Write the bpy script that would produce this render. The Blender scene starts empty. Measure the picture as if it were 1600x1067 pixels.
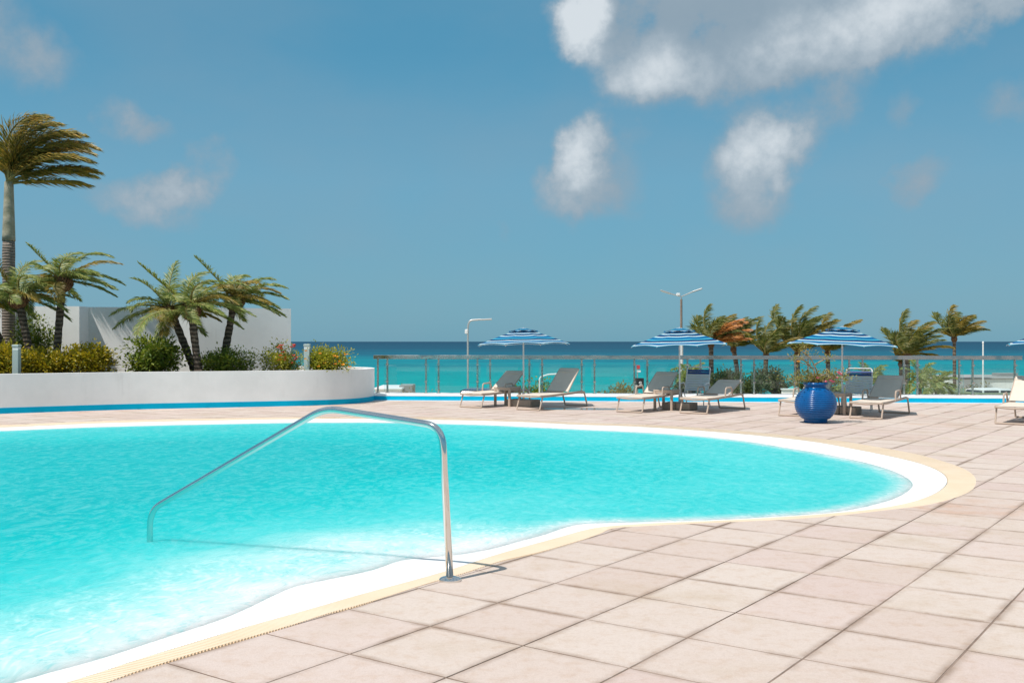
import bpy, bmesh, math, random
import numpy as np
from mathutils import Vector, Matrix, noise as mnoise
from mathutils.geometry import delaunay_2d_cdt
R = math.radians
rnd = random.Random(7)
scene = bpy.context.scene
COL = scene.collection

# ------------------------------------------------------------------ camera
CAM_H, FPX = 1.53, 1616.0
cam_d = bpy.data.cameras.new('camera'); cam = bpy.data.objects.new('camera', cam_d); COL.objects.link(cam)
cam.location = (0, 0, CAM_H); cam.rotation_euler = (R(90), 0, 0)
cam_d.sensor_width = 36; cam_d.lens = 36 * FPX / 1600; cam_d.clip_start = .05; cam_d.clip_end = 90000
scene.camera = cam

# ------------------------------------------------------------------ node helper
class NT:
    def __init__(s, tree): s.t = tree; s.n = tree.nodes; s.l = tree.links
    def new(s, typ, ins=None, **props):
        n = s.n.new(typ)
        for k, v in props.items(): setattr(n, k, v)
        for k, v in (ins or {}).items(): s.put(n, k, v)
        return n
    def put(s, n, k, v):
        sock = n.inputs[k]
        if isinstance(v, bpy.types.NodeSocket): s.l.new(v, sock)
        elif isinstance(v, bpy.types.Node): s.l.new(v.outputs[0], sock)
        else: sock.default_value = v
    def math(s, op, a, b=0.0, c=0.0, clamp=False):
        return s.new('ShaderNodeMath', {0: a, 1: b, 2: c}, operation=op, use_clamp=clamp).outputs[0]
    def vmath(s, op, a, b=(0, 0, 0)):
        n = s.new('ShaderNodeVectorMath', {0: a, 1: b}, operation=op)
        return n.outputs['Value'] if op in ('DOT_PRODUCT', 'LENGTH') else n.outputs[0]
    def rng(s, v, a, b, c=0.0, d=1.0, typ='SMOOTHSTEP'):
        return s.new('ShaderNodeMapRange', {'Value': v, 'From Min': a, 'From Max': b, 'To Min': c, 'To Max': d}, interpolation_type=typ).outputs[0]
    def mix(s, f, a, b, blend='MIX'):
        n = s.new('ShaderNodeMix', data_type='RGBA', blend_type=blend)
        for i, v in ((0, f), (6, a), (7, b)):
            if isinstance(v, tuple) and len(v) == 3: v = v + (1,)
            if isinstance(v, bpy.types.NodeSocket): s.l.new(v, n.inputs[i])
            else: n.inputs[i].default_value = v
        return n.outputs[2]
    def noise(s, vec, scale, detail=3, rough=.5, dist=0.0, col=False):
        n = s.new('ShaderNodeTexNoise', {'Scale': scale, 'Detail': detail, 'Roughness': rough, 'Distortion': dist})
        if vec is not None: s.l.new(vec, n.inputs['Vector'])
        return n.outputs[1] if col else n.outputs[0]
    def ramp(s, f, stops, interp='LINEAR'):
        n = s.new('ShaderNodeValToRGB', {0: f}); r = n.color_ramp; r.interpolation = interp
        while len(r.elements) > 1: r.elements.remove(r.elements[0])
        for i, (p, c) in enumerate(stops):
            e = r.elements[0] if i == 0 else r.elements.new(p)
            e.position = p; e.color = tuple(c) + (1,) if len(c) == 3 else c
        return n.outputs[0]
    def bump(s, h, strength=.3, dist=.01, normal=None):
        n = s.new('ShaderNodeBump', {'Height': h, 'Strength': strength, 'Distance': dist})
        if normal is not None: s.l.new(normal, n.inputs['Normal'])
        return n.outputs[0]

# ------------------------------------------------------------------ sun, sky with clouds, exposure
SUN_V = Vector((-.43, -.36, 1.0)).normalized()
sun_d = bpy.data.lights.new('sun', 'SUN'); sun_d.energy = 4.2; sun_d.angle = R(.53); sun_d.color = (1, .965, .91)
sun = bpy.data.objects.new('sun', sun_d); COL.objects.link(sun); sun.location = (-6, -8, 18)
sun.rotation_euler = (-SUN_V).to_track_quat('-Z', 'Y').to_euler()
world = bpy.data.worlds.new('World'); scene.world = world; world.use_nodes = True
W = NT(world.node_tree); W.n.clear()
sky = W.new('ShaderNodeTexSky', sky_type='NISHITA', sun_disc=False, sun_elevation=math.asin(SUN_V.z),
            sun_rotation=math.atan2(SUN_V.x, SUN_V.y), air_density=1.0, dust_density=.6, ozone_density=2.0)
geo = W.new('ShaderNodeTexCoord').outputs['Generated']
sep = W.new('ShaderNodeSeparateXYZ', {0: geo})
az = W.math('MULTIPLY', W.math('ARCTAN2', sep.outputs[0], sep.outputs[1]), 1000.0)     # milliradians of azimuth
el = W.math('MULTIPLY', W.math('ARCSINE', sep.outputs[2]), 1000.0)                      # and of elevation
n1 = W.noise(geo, 7.0, 4, .55, col=True)
n2 = W.noise(geo, 30.0, 6, .6, col=True)
warp = W.vmath('ADD', W.vmath('MULTIPLY', W.vmath('SUBTRACT', n1, (.5, .5, .5)), (60, 50, 0)),
               W.vmath('MULTIPLY', W.vmath('SUBTRACT', n2, (.5, .5, .5)), (34, 34, 0)))
pos = W.vmath('ADD', W.new('ShaderNodeCombineXYZ', {0: az, 1: el}).outputs[0], warp)
# clouds of this sky: (azimuth, elevation) in milliradians, radii, tilt, opacity, whiteness
CLOUDS = [(60, 298, 33, 36, 0, 1.7, 1.35), (66, 286, 24, 22, 0, .5, .9),
          (190, 302, 130, 40, 0, 1.15, .12), (320, 292, 130, 44, 6, 1.05, .32), (130, 247, 60, 27, 6, 1.1, 1.0), (205, 248, 80, 24, 4, .85, .5), (270, 264, 80, 27, 10, .8, .5), (360, 282, 100, 38, 8, .9, .8),
          (430, 302, 90, 34, 8, .8, .55), (210, 214, 120, 26, 8, .30, .1), (110, 275, 60, 34, 0, .5, .12),
          (69, 184, 22, 28, -10, 1.3, 1.1), (55, 150, 34, 24, 10, 1.0, .8), (96, 165, 48, 42, 0, .5, .22), (72, 132, 44, 20, 6, .42, .35),
          (242, 178, 44, 30, 18, 1.25, 1.0), (228, 152, 46, 34, 0, .9, .6), (220, 114, 44, 22, 0, .6, .4), (308, 222, 25, 25, 0, .6, .45), (288, 192, 40, 28, 30, .45, .3),
          (380, 152, 36, 24, 15, .6, .42), (366, 126, 20, 24, 15, .4, .3), (456, 208, 36, 26, 0, .8, .4), (366, 208, 18, 20, 0, .5, .35),
          (-342, 130, 54, 26, 0, .9, .7), (-284, 162, 34, 26, 18, .85, .7), (-312, 148, 26, 18, 10, .6, .55), (-362, 198, 22, 24, 0, .8, .6), (-335, 190, 24, 14, 0, .4, .4),
          (-458, 266, 44, 40, 0, .7, .45), (-422, 246, 32, 26, 0, .6, .45), (-10, 108, 14, 16, 0, .45, .5)]
dens = white = None
for (a, e, ra, re, th, op, wh) in CLOUDS:
    m = W.new('ShaderNodeMapping', {'Vector': pos, 'Location': (a, e, 0), 'Rotation': (0, 0, R(th)), 'Scale': (ra * 1.08, re * 1.08, 1)}, vector_type='TEXTURE')
    d = W.rng(W.vmath('LENGTH', m.outputs[0]), 1.5, .0, 0, op)
    dens = d if dens is None else W.math('ADD', dens, d)
    w_ = W.math('MULTIPLY', d, wh)
    white = w_ if white is None else W.math('ADD', white, w_)
wisps = W.noise(W.vmath('MULTIPLY', geo, (1, 1, 2.6)), 5.5, 6, .62)
high = W.rng(sep.outputs[2], .26, .5)                                                   # cumulus like the top bank, thickened overhead out of view to add ambient light
dens = W.math('ADD', dens, W.math('ADD', W.rng(wisps, .5, .85, 0, .35), W.math('MULTIPLY', high, W.rng(wisps, .30, .58, 0, 1.2))))
white = W.math('ADD', white, W.math('MULTIPLY', high, W.rng(wisps, .34, .55, 0, 1.3)))
puff = W.noise(geo, 16.0, 8, .6); fine = W.noise(geo, 55.0, 6, .62)
body = W.math('MULTIPLY_ADD', W.math('SUBTRACT', puff, .5), 2.6, W.math('MULTIPLY', W.math('SUBTRACT', fine, .5), .5))
amt = W.math('MULTIPLY', dens, W.math('ADD', body, .95))
alpha = W.rng(amt, .05, 1.15, .0, .93)
haze_ = W.rng(W.noise(W.vmath('MULTIPLY', geo, (1, 1, 1.8)), 4.0, 5, .55), .3, .75, .0, .22)
lit = W.rng(W.math('MULTIPLY', white, W.math('MULTIPLY_ADD', W.math('SUBTRACT', puff, .5), 2.4, W.math('MULTIPLY_ADD', W.math('SUBTRACT', fine, .5), .45, .78))), .10, 1.75)
cloud_c = W.mix(lit, (.28, .365, .44), (.70, .75, .79))
alpha = W.math('MAXIMUM', alpha, haze_)
base_sky = W.mix(1.0, sky.outputs[0], (.100, .118, .112), 'MULTIPLY')
even = W.ramp(W.rng(sep.outputs[2], 0, 1, 0, 1, 'LINEAR'), [(0, (.115, .335, .475)), (.06, (.125, .35, .50)), (.15, (.13, .36, .525)), (.27, (.075, .295, .47)), (.5, (.065, .265, .43)), (1, (.05, .22, .40))])
clear = W.mix(.85, base_sky, even)
skyc = W.mix(alpha, clear, cloud_c)
bg = W.new('ShaderNodeBackground', {'Color': skyc, 'Strength': .95})
W.l.new(bg.outputs[0], W.new('ShaderNodeOutputWorld').inputs[0])
vs = scene.view_settings
vs.view_transform = 'Standard'; vs.look = 'None'; vs.exposure = 0.1; vs.gamma = 1.0; vs.use_curve_mapping = False

# ------------------------------------------------------------------ geometry helpers
def at(px, py, Y): return Vector(((px - 800) / FPX * Y, Y, CAM_H - (py - 533) / FPX * Y))
def gnd(px, py):
    Y = CAM_H * FPX / (py - 533); return ((px - 800) / FPX * Y, Y)
class MB:
    def __init__(s): s.v = []; s.f = []; s.att = None
    def add(s, vs, fs):
        o = len(s.v); s.v += [tuple(v) for v in vs]; s.f += [tuple(i + o for i in f) for f in fs]; return s
    def box(s, c, size, M=None, bev=0.0):
        hx, hy, hz = (q / 2 for q in size); c = Vector(c); vs = []
        if bev <= 0:
            for z in (-hz, hz):
                for x, y in ((-hx, -hy), (hx, -hy), (hx, hy), (-hx, hy)): vs.append(Vector((x, y, z)))
            fs = [(3, 2, 1, 0), (4, 5, 6, 7)] + [(i, (i + 1) % 4, (i + 1) % 4 + 4, i + 4) for i in range(4)]
        else:
            b = bev; rings = []
            for z, k in ((-hz, b), (-hz + b, 0), (hz - b, 0), (hz, b)):
                pts = [(-hx + b, -hy + k), (hx - b, -hy + k), (hx - k, -hy + b), (hx - k, hy - b), (hx - b, hy - k), (-hx + b, hy - k), (-hx + k, hy - b), (-hx + k, -hy + b)]
                rings.append(len(vs)); vs += [Vector((x, y, z)) for x, y in pts]
            fs = [tuple(reversed(range(8))), tuple(range(24, 32))]
            for r in range(3): fs += [(r * 8 + i, r * 8 + (i + 1) % 8, r * 8 + 8 + (i + 1) % 8, r * 8 + 8 + i) for i in range(8)]
        return s.add([(M @ v if M else v) + c for v in vs], fs)
    def tube(s, pts, r, n=8, cap=True, flat=1.0):
        pts = [Vector(p) for p in pts]; k = len(pts); rs = r if isinstance(r, (list, tuple)) else [r] * k
        up = None; o = len(s.v)
        for i, p in enumerate(pts):
            d = ((pts[min(i + 1, k - 1)] - p).normalized() + (p - pts[max(i - 1, 0)]).normalized())
            d = d.normalized() if d.length > 1e-6 else Vector((0, 0, 1))
            if up is None: up = Vector((0, 0, 1)) if abs(d.z) < .9 else Vector((1, 0, 0))
            a = d.cross(up); a = a.normalized() if a.length > 1e-5 else d.orthogonal().normalized()
            b = a.cross(d).normalized(); up = b
            for j in range(n):
                t = 2 * math.pi * j / n; s.v.append(tuple(p + a * math.cos(t) * rs[i] + b * math.sin(t) * rs[i] * flat))
        for i in range(k - 1):
            for j in range(n): s.f.append((o + i * n + j, o + i * n + (j + 1) % n, o + (i + 1) * n + (j + 1) % n, o + (i + 1) * n + j))
        if cap: s.f.append(tuple(o + j for j in reversed(range(n)))); s.f.append(tuple(o + (k - 1) * n + j for j in range(n)))
        return s
    def lathe(s, prof, n=48, c=(0, 0, 0)):
        o = len(s.v)
        for r, z in prof:
            for j in range(n): t = 2 * math.pi * j / n; s.v.append((c[0] + r * math.cos(t), c[1] + r * math.sin(t), c[2] + z))
        for i in range(len(prof) - 1):
            for j in range(n): s.f.append((o + i * n + j, o + i * n + (j + 1) % n, o + (i + 1) * n + (j + 1) % n, o + (i + 1) * n + j))
        s.f.append(tuple(o + j for j in reversed(range(n)))); s.f.append(tuple(o + (len(prof) - 1) * n + j for j in range(n)))
        return s
    def prism(s, poly, z0, z1):
        k = len(poly)
        return s.add([(x, y, z0) for x, y in poly] + [(x, y, z1) for x, y in poly],
                     [tuple(reversed(range(k))), tuple(range(k, 2 * k))] + [(i, (i + 1) % k, k + (i + 1) % k, k + i) for i in range(k)])
    def mesh(s, name, m, smooth=False):
        me = bpy.data.meshes.new(name); me.from_pydata(s.v, [], s.f)
        me.materials.append(m)
        if smooth:
            me.polygons.foreach_set('use_smooth', [True] * len(me.polygons))
            if smooth != 'all': me.set_sharp_from_angle(angle=R(40))
        if s.att: 
            a = me.attributes.new(s.att[0], 'FLOAT', 'POINT'); a.data.foreach_set('value', s.att[1])
        me.update(); return me
    def build(s, name, m, parent=None, smooth=False, kind=None):
        return link(name, s.mesh(name, m, smooth), parent, kind)
def link(name, data, parent=None, kind=None):
    o = bpy.data.objects.new(name, data); COL.objects.link(o)
    if parent is not None: o.parent = parent
    if kind: o['kind'] = kind
    return o
def tag(o, label, cat=None, group=None, kind=None):
    o['label'] = label
    if cat: o['category'] = cat
    if group: o['group'] = group
    if kind: o['kind'] = kind
    return o
def thing(name, loc, label, cat, group=None, rz=0.0):
    o = link(name, None); o.location = loc; o.rotation_euler.z = rz; return tag(o, label, cat, group)
def catmull(pts, n=8, closed=False):
    pts = [Vector(p) for p in pts]; k = len(pts); out = []
    for i in range(k if closed else k - 1):
        g = (lambda j: pts[j % k]) if closed else (lambda j: pts[max(0, min(k - 1, j))])
        p0, p1, p2, p3 = g(i - 1), g(i), g(i + 1), g(i + 2)
        for j in range(n):
            t = j / n; out.append(.5 * ((2 * p1) + (p2 - p0) * t + (2 * p0 - 5 * p1 + 4 * p2 - p3) * t * t + (3 * p1 - p0 - 3 * p2 + p3) * t ** 3))
    if not closed: out.append(pts[-1])
    return out
def fillet(pts, rad, n=6):
    pts = [Vector(p) for p in pts]; out = [pts[0]]
    for i in range(1, len(pts) - 1):
        a, b, c = pts[i - 1], pts[i], pts[i + 1]; r = min(rad, (a - b).length * .45, (c - b).length * .45)
        p, q = b + (a - b).normalized() * r, b + (c - b).normalized() * r
        for j in range(n + 1): t = j / n; out.append((1 - t) ** 2 * p + 2 * t * (1 - t) * b + t * t * q)
    out.append(pts[-1]); return out

# ------------------------------------------------------------------ materials
def principled(name, col=(.5, .5, .5), rough=.5, metal=0.0, spec=.5, var=None, vscale=6.0, bump=None, bscale=40.0, coat=0.0):
    m = bpy.data.materials.new(name); m.use_nodes = True; t = NT(m.node_tree); p = t.n['Principled BSDF']
    p.inputs['Base Color'].default_value = tuple(col) + (1,); p.inputs['Roughness'].default_value = rough
    p.inputs['Metallic'].default_value = metal; p.inputs['Specular IOR Level'].default_value = spec; p.inputs['Coat Weight'].default_value = coat
    co = t.new('ShaderNodeNewGeometry').outputs['Position']
    if var: t.l.new(t.mix(t.rng(t.noise(co, vscale, 5, .6), .3, .7), tuple(col), tuple(var)), p.inputs['Base Color'])
    if bump: t.l.new(t.bump(t.noise(co, bscale, 4, .6), bump, .01), p.inputs['Normal'])
    return m
M = {}
M['plaster'] = principled('white_plaster', (.87, .855, .83), .8, spec=.2, var=(.80, .79, .765), vscale=1.3, bump=.25, bscale=25)
def weather(m, tint, amt):
    t = NT(m.node_tree); p = t.n['Principled BSDF']; old = p.inputs['Base Color'].links[0].from_socket
    co = t.new('ShaderNodeNewGeometry').outputs['Position']
    st = t.rng(t.noise(t.vmath('MULTIPLY', co, (1, 1, .09)), 5.5, 5, .65), .52, .78); bl = t.rng(t.noise(co, .7, 4), .4, .7)
    t.l.new(t.mix(t.math('MULTIPLY', t.math('MULTIPLY', st, bl), amt), old, tint), p.inputs['Base Color'])
weather(M['plaster'], (.52, .50, .46), .5)
M['cap'] = principled('white_coping_paint', (.83, .82, .80), .55, spec=.3, var=(.76, .75, .73), vscale=2.0, bump=.15, bscale=30)
M['blue_paint'] = principled('blue_band_paint', (.0, .45, .68), .5, spec=.1, var=(.0, .39, .61), vscale=1.5)
M['steel'] = principled('stainless_steel', (.50, .47, .44), .14, metal=1.0)
M['steel_post'] = principled('brushed_post', (.46, .43, .40), .22, metal=1.0)
def uneven(m, vec, sc, k):
    t = NT(m.node_tree); p = t.n['Principled BSDF']; co = t.new('ShaderNodeNewGeometry').outputs['Position']; n = t.noise(t.vmath('MULTIPLY', co, vec), sc, 4, .6)
    t.l.new(t.bump(n, k, .05), p.inputs['Normal']); t.l.new(t.rng(t.noise(co, 3, 4), .3, .7, .08, .3), p.inputs['Roughness'])
uneven(M['steel'], (.5, 1, 1), 1.2, .14); uneven(M['steel_post'], (3, 3, 1), 3.0, .4)
M['chrome'] = principled('polished_steel', (.72, .71, .69), .09, metal=1.0)
M['taupe'] = principled('taupe_powder_coat', (.49, .38, .30), .5, spec=.3)
M['sling'] = principled('taupe_sling_mesh', (.72, .61, .51), .8, spec=.15, var=(.68, .57, .475), vscale=8, bump=.25, bscale=260)
M['block'] = principled('concrete_block', (.36, .30, .25), .9, spec=.2, var=(.30, .25, .20), vscale=9, bump=.4, bscale=50)
M['pole_white'] = principled('white_pole_paint', (.72, .72, .71), .35)
M['strap_white'] = principled('white_vinyl_strap', (.62, .65, .66), .5)
M['strap_blue'] = principled('blue_vinyl_strap', (.012, .05, .21), .45)
M['glaze'] = principled('blue_glaze', (.0, .078, .255), .22, spec=.35, coat=.12, var=(.0, .10, .31), vscale=7)
M['soil'] = principled('soil', (.10, .07, .045), .95, spec=.1, var=(.17, .125, .08), vscale=12, bump=.6, bscale=60)
M['branch'] = principled('pale_branch', (.40, .31, .21), .8, spec=.2, var=(.29, .21, .14), vscale=30)
M['twig'] = principled('dark_twig', (.13, .09, .06), .85, spec=.2, var=(.20, .15, .10), vscale=20)
M['bollard'] = principled('pale_green_metal', (.38, .46, .44), .5)
M['lens'] = principled('frosted_lens', (.75, .77, .74), .3)
M['grout'] = principled('dark_joint', (.11, .07, .05), .95, spec=.1, var=(.36, .27, .22), vscale=1.1)
M['grate'] = principled('sand_grating', (.85, .69, .52), .55, spec=.3, var=(.81, .64, .46), vscale=2.5)
M['gutter'] = principled('gutter_shade', (.50, .36, .21), .9)  # darkened sand: shade between the grating bars is put into the colour
M['pink'] = principled('pink_petal', (.75, .10, .22), .6, var=(.85, .25, .32), vscale=40)
M['red'] = principled('red_petal', (.62, .06, .03), .6, var=(.75, .14, .06), vscale=40)
M['orange'] = principled('orange_petal', (.85, .34, .02), .6)
M['lamp_grey'] = principled('galvanised_steel', (.52, .52, .51), .4, metal=.6)
M['lamp_brown'] = principled('weathered_pole', (.20, .15, .12), .7, var=(.27, .21, .17), vscale=5)
M['roof_grey'] = principled('grey_roof', (.30, .30, .29), .8)
M['dark'] = principled('dark_glass', (.012, .02, .025), .12, spec=.6)
M['black'] = principled('black_board', (.014, .014, .016), .5)
M['sign_red'] = principled('red_sign', (.55, .045, .05), .5)
M['white'] = principled('white_paint', (.78, .78, .77), .45)
M['teal'] = principled('teal_canvas', (.02, .34, .34), .8)
M['green_roof'] = principled('green_roof', (.13, .18, .10), .9, var=(.17, .20, .13), vscale=2)
M['car_blue'] = principled('navy_car_paint', (.02, .035, .09), .25, coat=.6)
M['tyre'] = principled('tyre_rubber', (.02, .02, .02), .9)
M['sand'] = principled('beach_sand', (.60, .52, .40), .95, spec=.1, var=(.52, .45, .33), vscale=.4)

def trunk_mat(name, a, b, ring, rs):
    m = bpy.data.materials.new(name); m.use_nodes = True; t = NT(m.node_tree); p = t.n['Principled BSDF']
    co = t.new('ShaderNodeNewGeometry').outputs['Position']; z = t.new('ShaderNodeSeparateXYZ', {0: co}).outputs[2]
    w = t.math('SINE', t.math('ADD', t.math('MULTIPLY', z, rs), t.math('MULTIPLY', t.noise(co, 5, 3), 5.0)))
    f = t.math('ADD', t.math('MULTIPLY', t.noise(co, 14, 5, .65), .75), t.math('MULTIPLY', w, ring))
    t.l.new(t.mix(t.rng(f, .2, .65), a, b), p.inputs['Base Color']); p.inputs['Roughness'].default_value = .9; p.inputs['Specular IOR Level'].default_value = .15
    t.l.new(t.bump(t.math('ADD', w, t.noise(co, 30, 4)), .6, .012), p.inputs['Normal']); return m
M['trunk_royal'] = trunk_mat('royal_trunk', (.16, .125, .10), (.30, .25, .21), .16, 85)
M['trunk_date'] = trunk_mat('date_trunk', (.055, .04, .03), (.22, .165, .125), .14, 60)
M['trunk_coco'] = trunk_mat('coconut_trunk', (.09, .065, .05), (.25, .195, .15), .12, 30)
M['shaft'] = trunk_mat('crownshaft', (.27, .25, .17), (.40, .36, .28), .06, 16)
M['boss'] = principled('cut_frond_bases', (.13, .06, .035), .9, spec=.1, var=(.30, .17, .09), vscale=14)

def leaf_mat(name, cols, trans=.3, rough=.45, scale=7.0):
    """leaf with per-leaf colour and light coming through"""
    m = bpy.data.materials.new(name); m.use_nodes = True; t = NT(m.node_tree); p = t.n['Principled BSDF']; out = t.n['Material Output']
    g = t.new('ShaderNodeNewGeometry')
    f = t.math('ADD', t.math('MULTIPLY', g.outputs['Random Per Island'], .62), t.math('MULTIPLY', t.rng(t.noise(g.outputs['Position'], scale, 3), .3, .7), .38))
    c = t.ramp(f, [(i / (len(cols) - 1), q) for i, q in enumerate(cols)])
    t.l.new(c, p.inputs['Base Color']); p.inputs['Roughness'].default_value = rough; p.inputs['Specular IOR Level'].default_value = .35
    tr = t.new('ShaderNodeBsdfTranslucent', {'Color': t.mix(1.0, c, (1.15, 1.2, .55), 'MULTIPLY')})
    mx = t.new('ShaderNodeMixShader', {0: trans}); t.l.new(p.outputs[0], mx.inputs[1]); t.l.new(tr.outputs[0], mx.inputs[2])
    t.l.new(mx.outputs[0], out.inputs[0]); return m
M['frond_date'] = leaf_mat('date_frond', [(0.071, 0.111, 0.024), (0.152, 0.203, 0.041), (0.264, 0.294, 0.071), (0.486, 0.426, 0.143)])
M['frond_gold'] = leaf_mat('golden_frond', [(.12, .10, .012), (.26, .19, .03), (.40, .27, .05)])
M['frond_royal'] = leaf_mat('royal_frond', [(0.088, 0.097, 0.022), (0.211, 0.185, 0.035), (0.386, 0.263, 0.053), (0.632, 0.369, 0.078)], .25)
M['frond_coco'] = leaf_mat('coconut_frond', [(.045, .066, .016), (.10, .125, .027), (.18, .185, .045), (.31, .26, .07)], .35)
M['frond_dead'] = leaf_mat('dead_frond', [(.34, .12, .03), (.52, .20, .05), (.62, .30, .10)], .2)
M['rachis'] = principled('frond_stem', (.26, .21, .07), .6, spec=.2)
M['leaf_croton'] = leaf_mat('croton_leaf', [(0.103, 0.129, 0.014), (0.241, 0.233, 0.021), (0.466, 0.345, 0.025), (0.750, 0.517, 0.034)], .3)
M['leaf_green'] = leaf_mat('shrub_leaf', [(0.041, 0.085, 0.011), (0.112, 0.169, 0.022), (0.225, 0.263, 0.037), (0.450, 0.431, 0.056)], .3)
M['leaf_dark'] = leaf_mat('dark_leaf', [(0.022, 0.042, 0.012), (0.048, 0.078, 0.022), (0.090, 0.120, 0.036), (0.156, 0.156, 0.048)], .25)
M['leaf_yellow'] = leaf_mat('allamanda_leaf', [(0.145, 0.186, 0.017), (0.276, 0.300, 0.029), (0.454, 0.406, 0.041), (0.648, 0.535, 0.082)], .35)
M['leaf_dune'] = leaf_mat('dune_leaf', [(0.091, 0.078, 0.018), (0.182, 0.156, 0.026), (0.299, 0.221, 0.046), (0.390, 0.273, 0.078)], .25)
M['leaf_pot'] = leaf_mat('pot_leaf', [(.12, .14, .02), (.24, .24, .05), (.36, .29, .11), (.46, .30, .17)], .3)

GA = R(35.7); U1 = Vector((math.sin(GA), math.cos(GA))); U2 = Vector((math.cos(GA), -math.sin(GA))); TILE = .61; P0 = Vector((1.264, 5.845))
def tile_material():
    m = bpy.data.materials.new('deck_tile'); m.use_nodes = True; t = NT(m.node_tree); p = t.n['Principled BSDF']
    co = t.new('ShaderNodeNewGeometry').outputs['Position']; q = t.vmath('SUBTRACT', co, (P0.x, P0.y, 0))
    s_ = t.math('DIVIDE', t.vmath('DOT_PRODUCT', q, (U1.x, U1.y, 0)), TILE); t_ = t.math('DIVIDE', t.vmath('DOT_PRODUCT', q, (U2.x, U2.y, 0)), TILE)
    cell = t.new('ShaderNodeCombineXYZ', {0: t.math('FLOOR', s_), 1: t.math('FLOOR', t_)})
    wn = t.new('ShaderNodeTexWhiteNoise', {'Vector': cell.outputs[0]}, noise_dimensions='2D')
    c = t.ramp(wn.outputs[0], [(0, (.59, .47, .41)), (.3, (.615, .505, .445)), (.6, (.64, .54, .475)), (.8, (.63, .515, .46)), (1, (.60, .475, .425))])
    # damp yellow-brown patches in some tiles, soot along the joints, fine aggregate
    patch = t.rng(t.noise(co, .9, 6, .65), .48, .74)
    c = t.mix(t.math('MULTIPLY', patch, .55), c, (.50, .385, .275))
    c = t.mix(t.math('MULTIPLY', t.rng(t.noise(co, .33, 4, .55), .56, .7), t.math('MULTIPLY', t.rng(t.noise(co, 3.0, 5, .65), .35, .7), .7)), c, (.56, .33, .21))
    fs, ft = t.math('FRACT', s_), t.math('FRACT', t_)
    e = t.math('MINIMUM', t.math('MINIMUM', fs, t.math('SUBTRACT', 1.0, fs)), t.math('MINIMUM', ft, t.math('SUBTRACT', 1.0, ft)))
    dirt = t.math('MULTIPLY', t.rng(e, .09, .0), t.rng(t.noise(co, 1.3, 5, .65), .36, .68))
    c = t.mix(t.math('MULTIPLY', dirt, .9), c, (.29, .20, .145))
    gr = t.noise(co, 130, 3, .7); gr2 = t.noise(co, 38, 4, .7)
    c = t.mix(t.rng(t.noise(co, 9, 5, .7), .45, .75, 0, .6), c, t.mix(1.0, c, (.86, .76, .66), 'MULTIPLY'))
    c = t.mix(t.rng(gr, .3, .7, .0, .42), c, t.mix(1.0, c, (.72, .68, .66), 'MULTIPLY'))
    c = t.mix(t.rng(gr2, .42, .75, .0, .4), c, t.mix(1.0, c, (.80, .76, .72), 'MULTIPLY'))
    t.l.new(c, p.inputs['Base Color']); p.inputs['Roughness'].default_value = .72; p.inputs['Specular IOR Level'].default_value = .25
    t.l.new(t.bump(t.math('ADD', gr, t.math('MULTIPLY', gr2, .7)), .35, .004), p.inputs['Normal']); return m
M['tile'] = tile_material()

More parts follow.
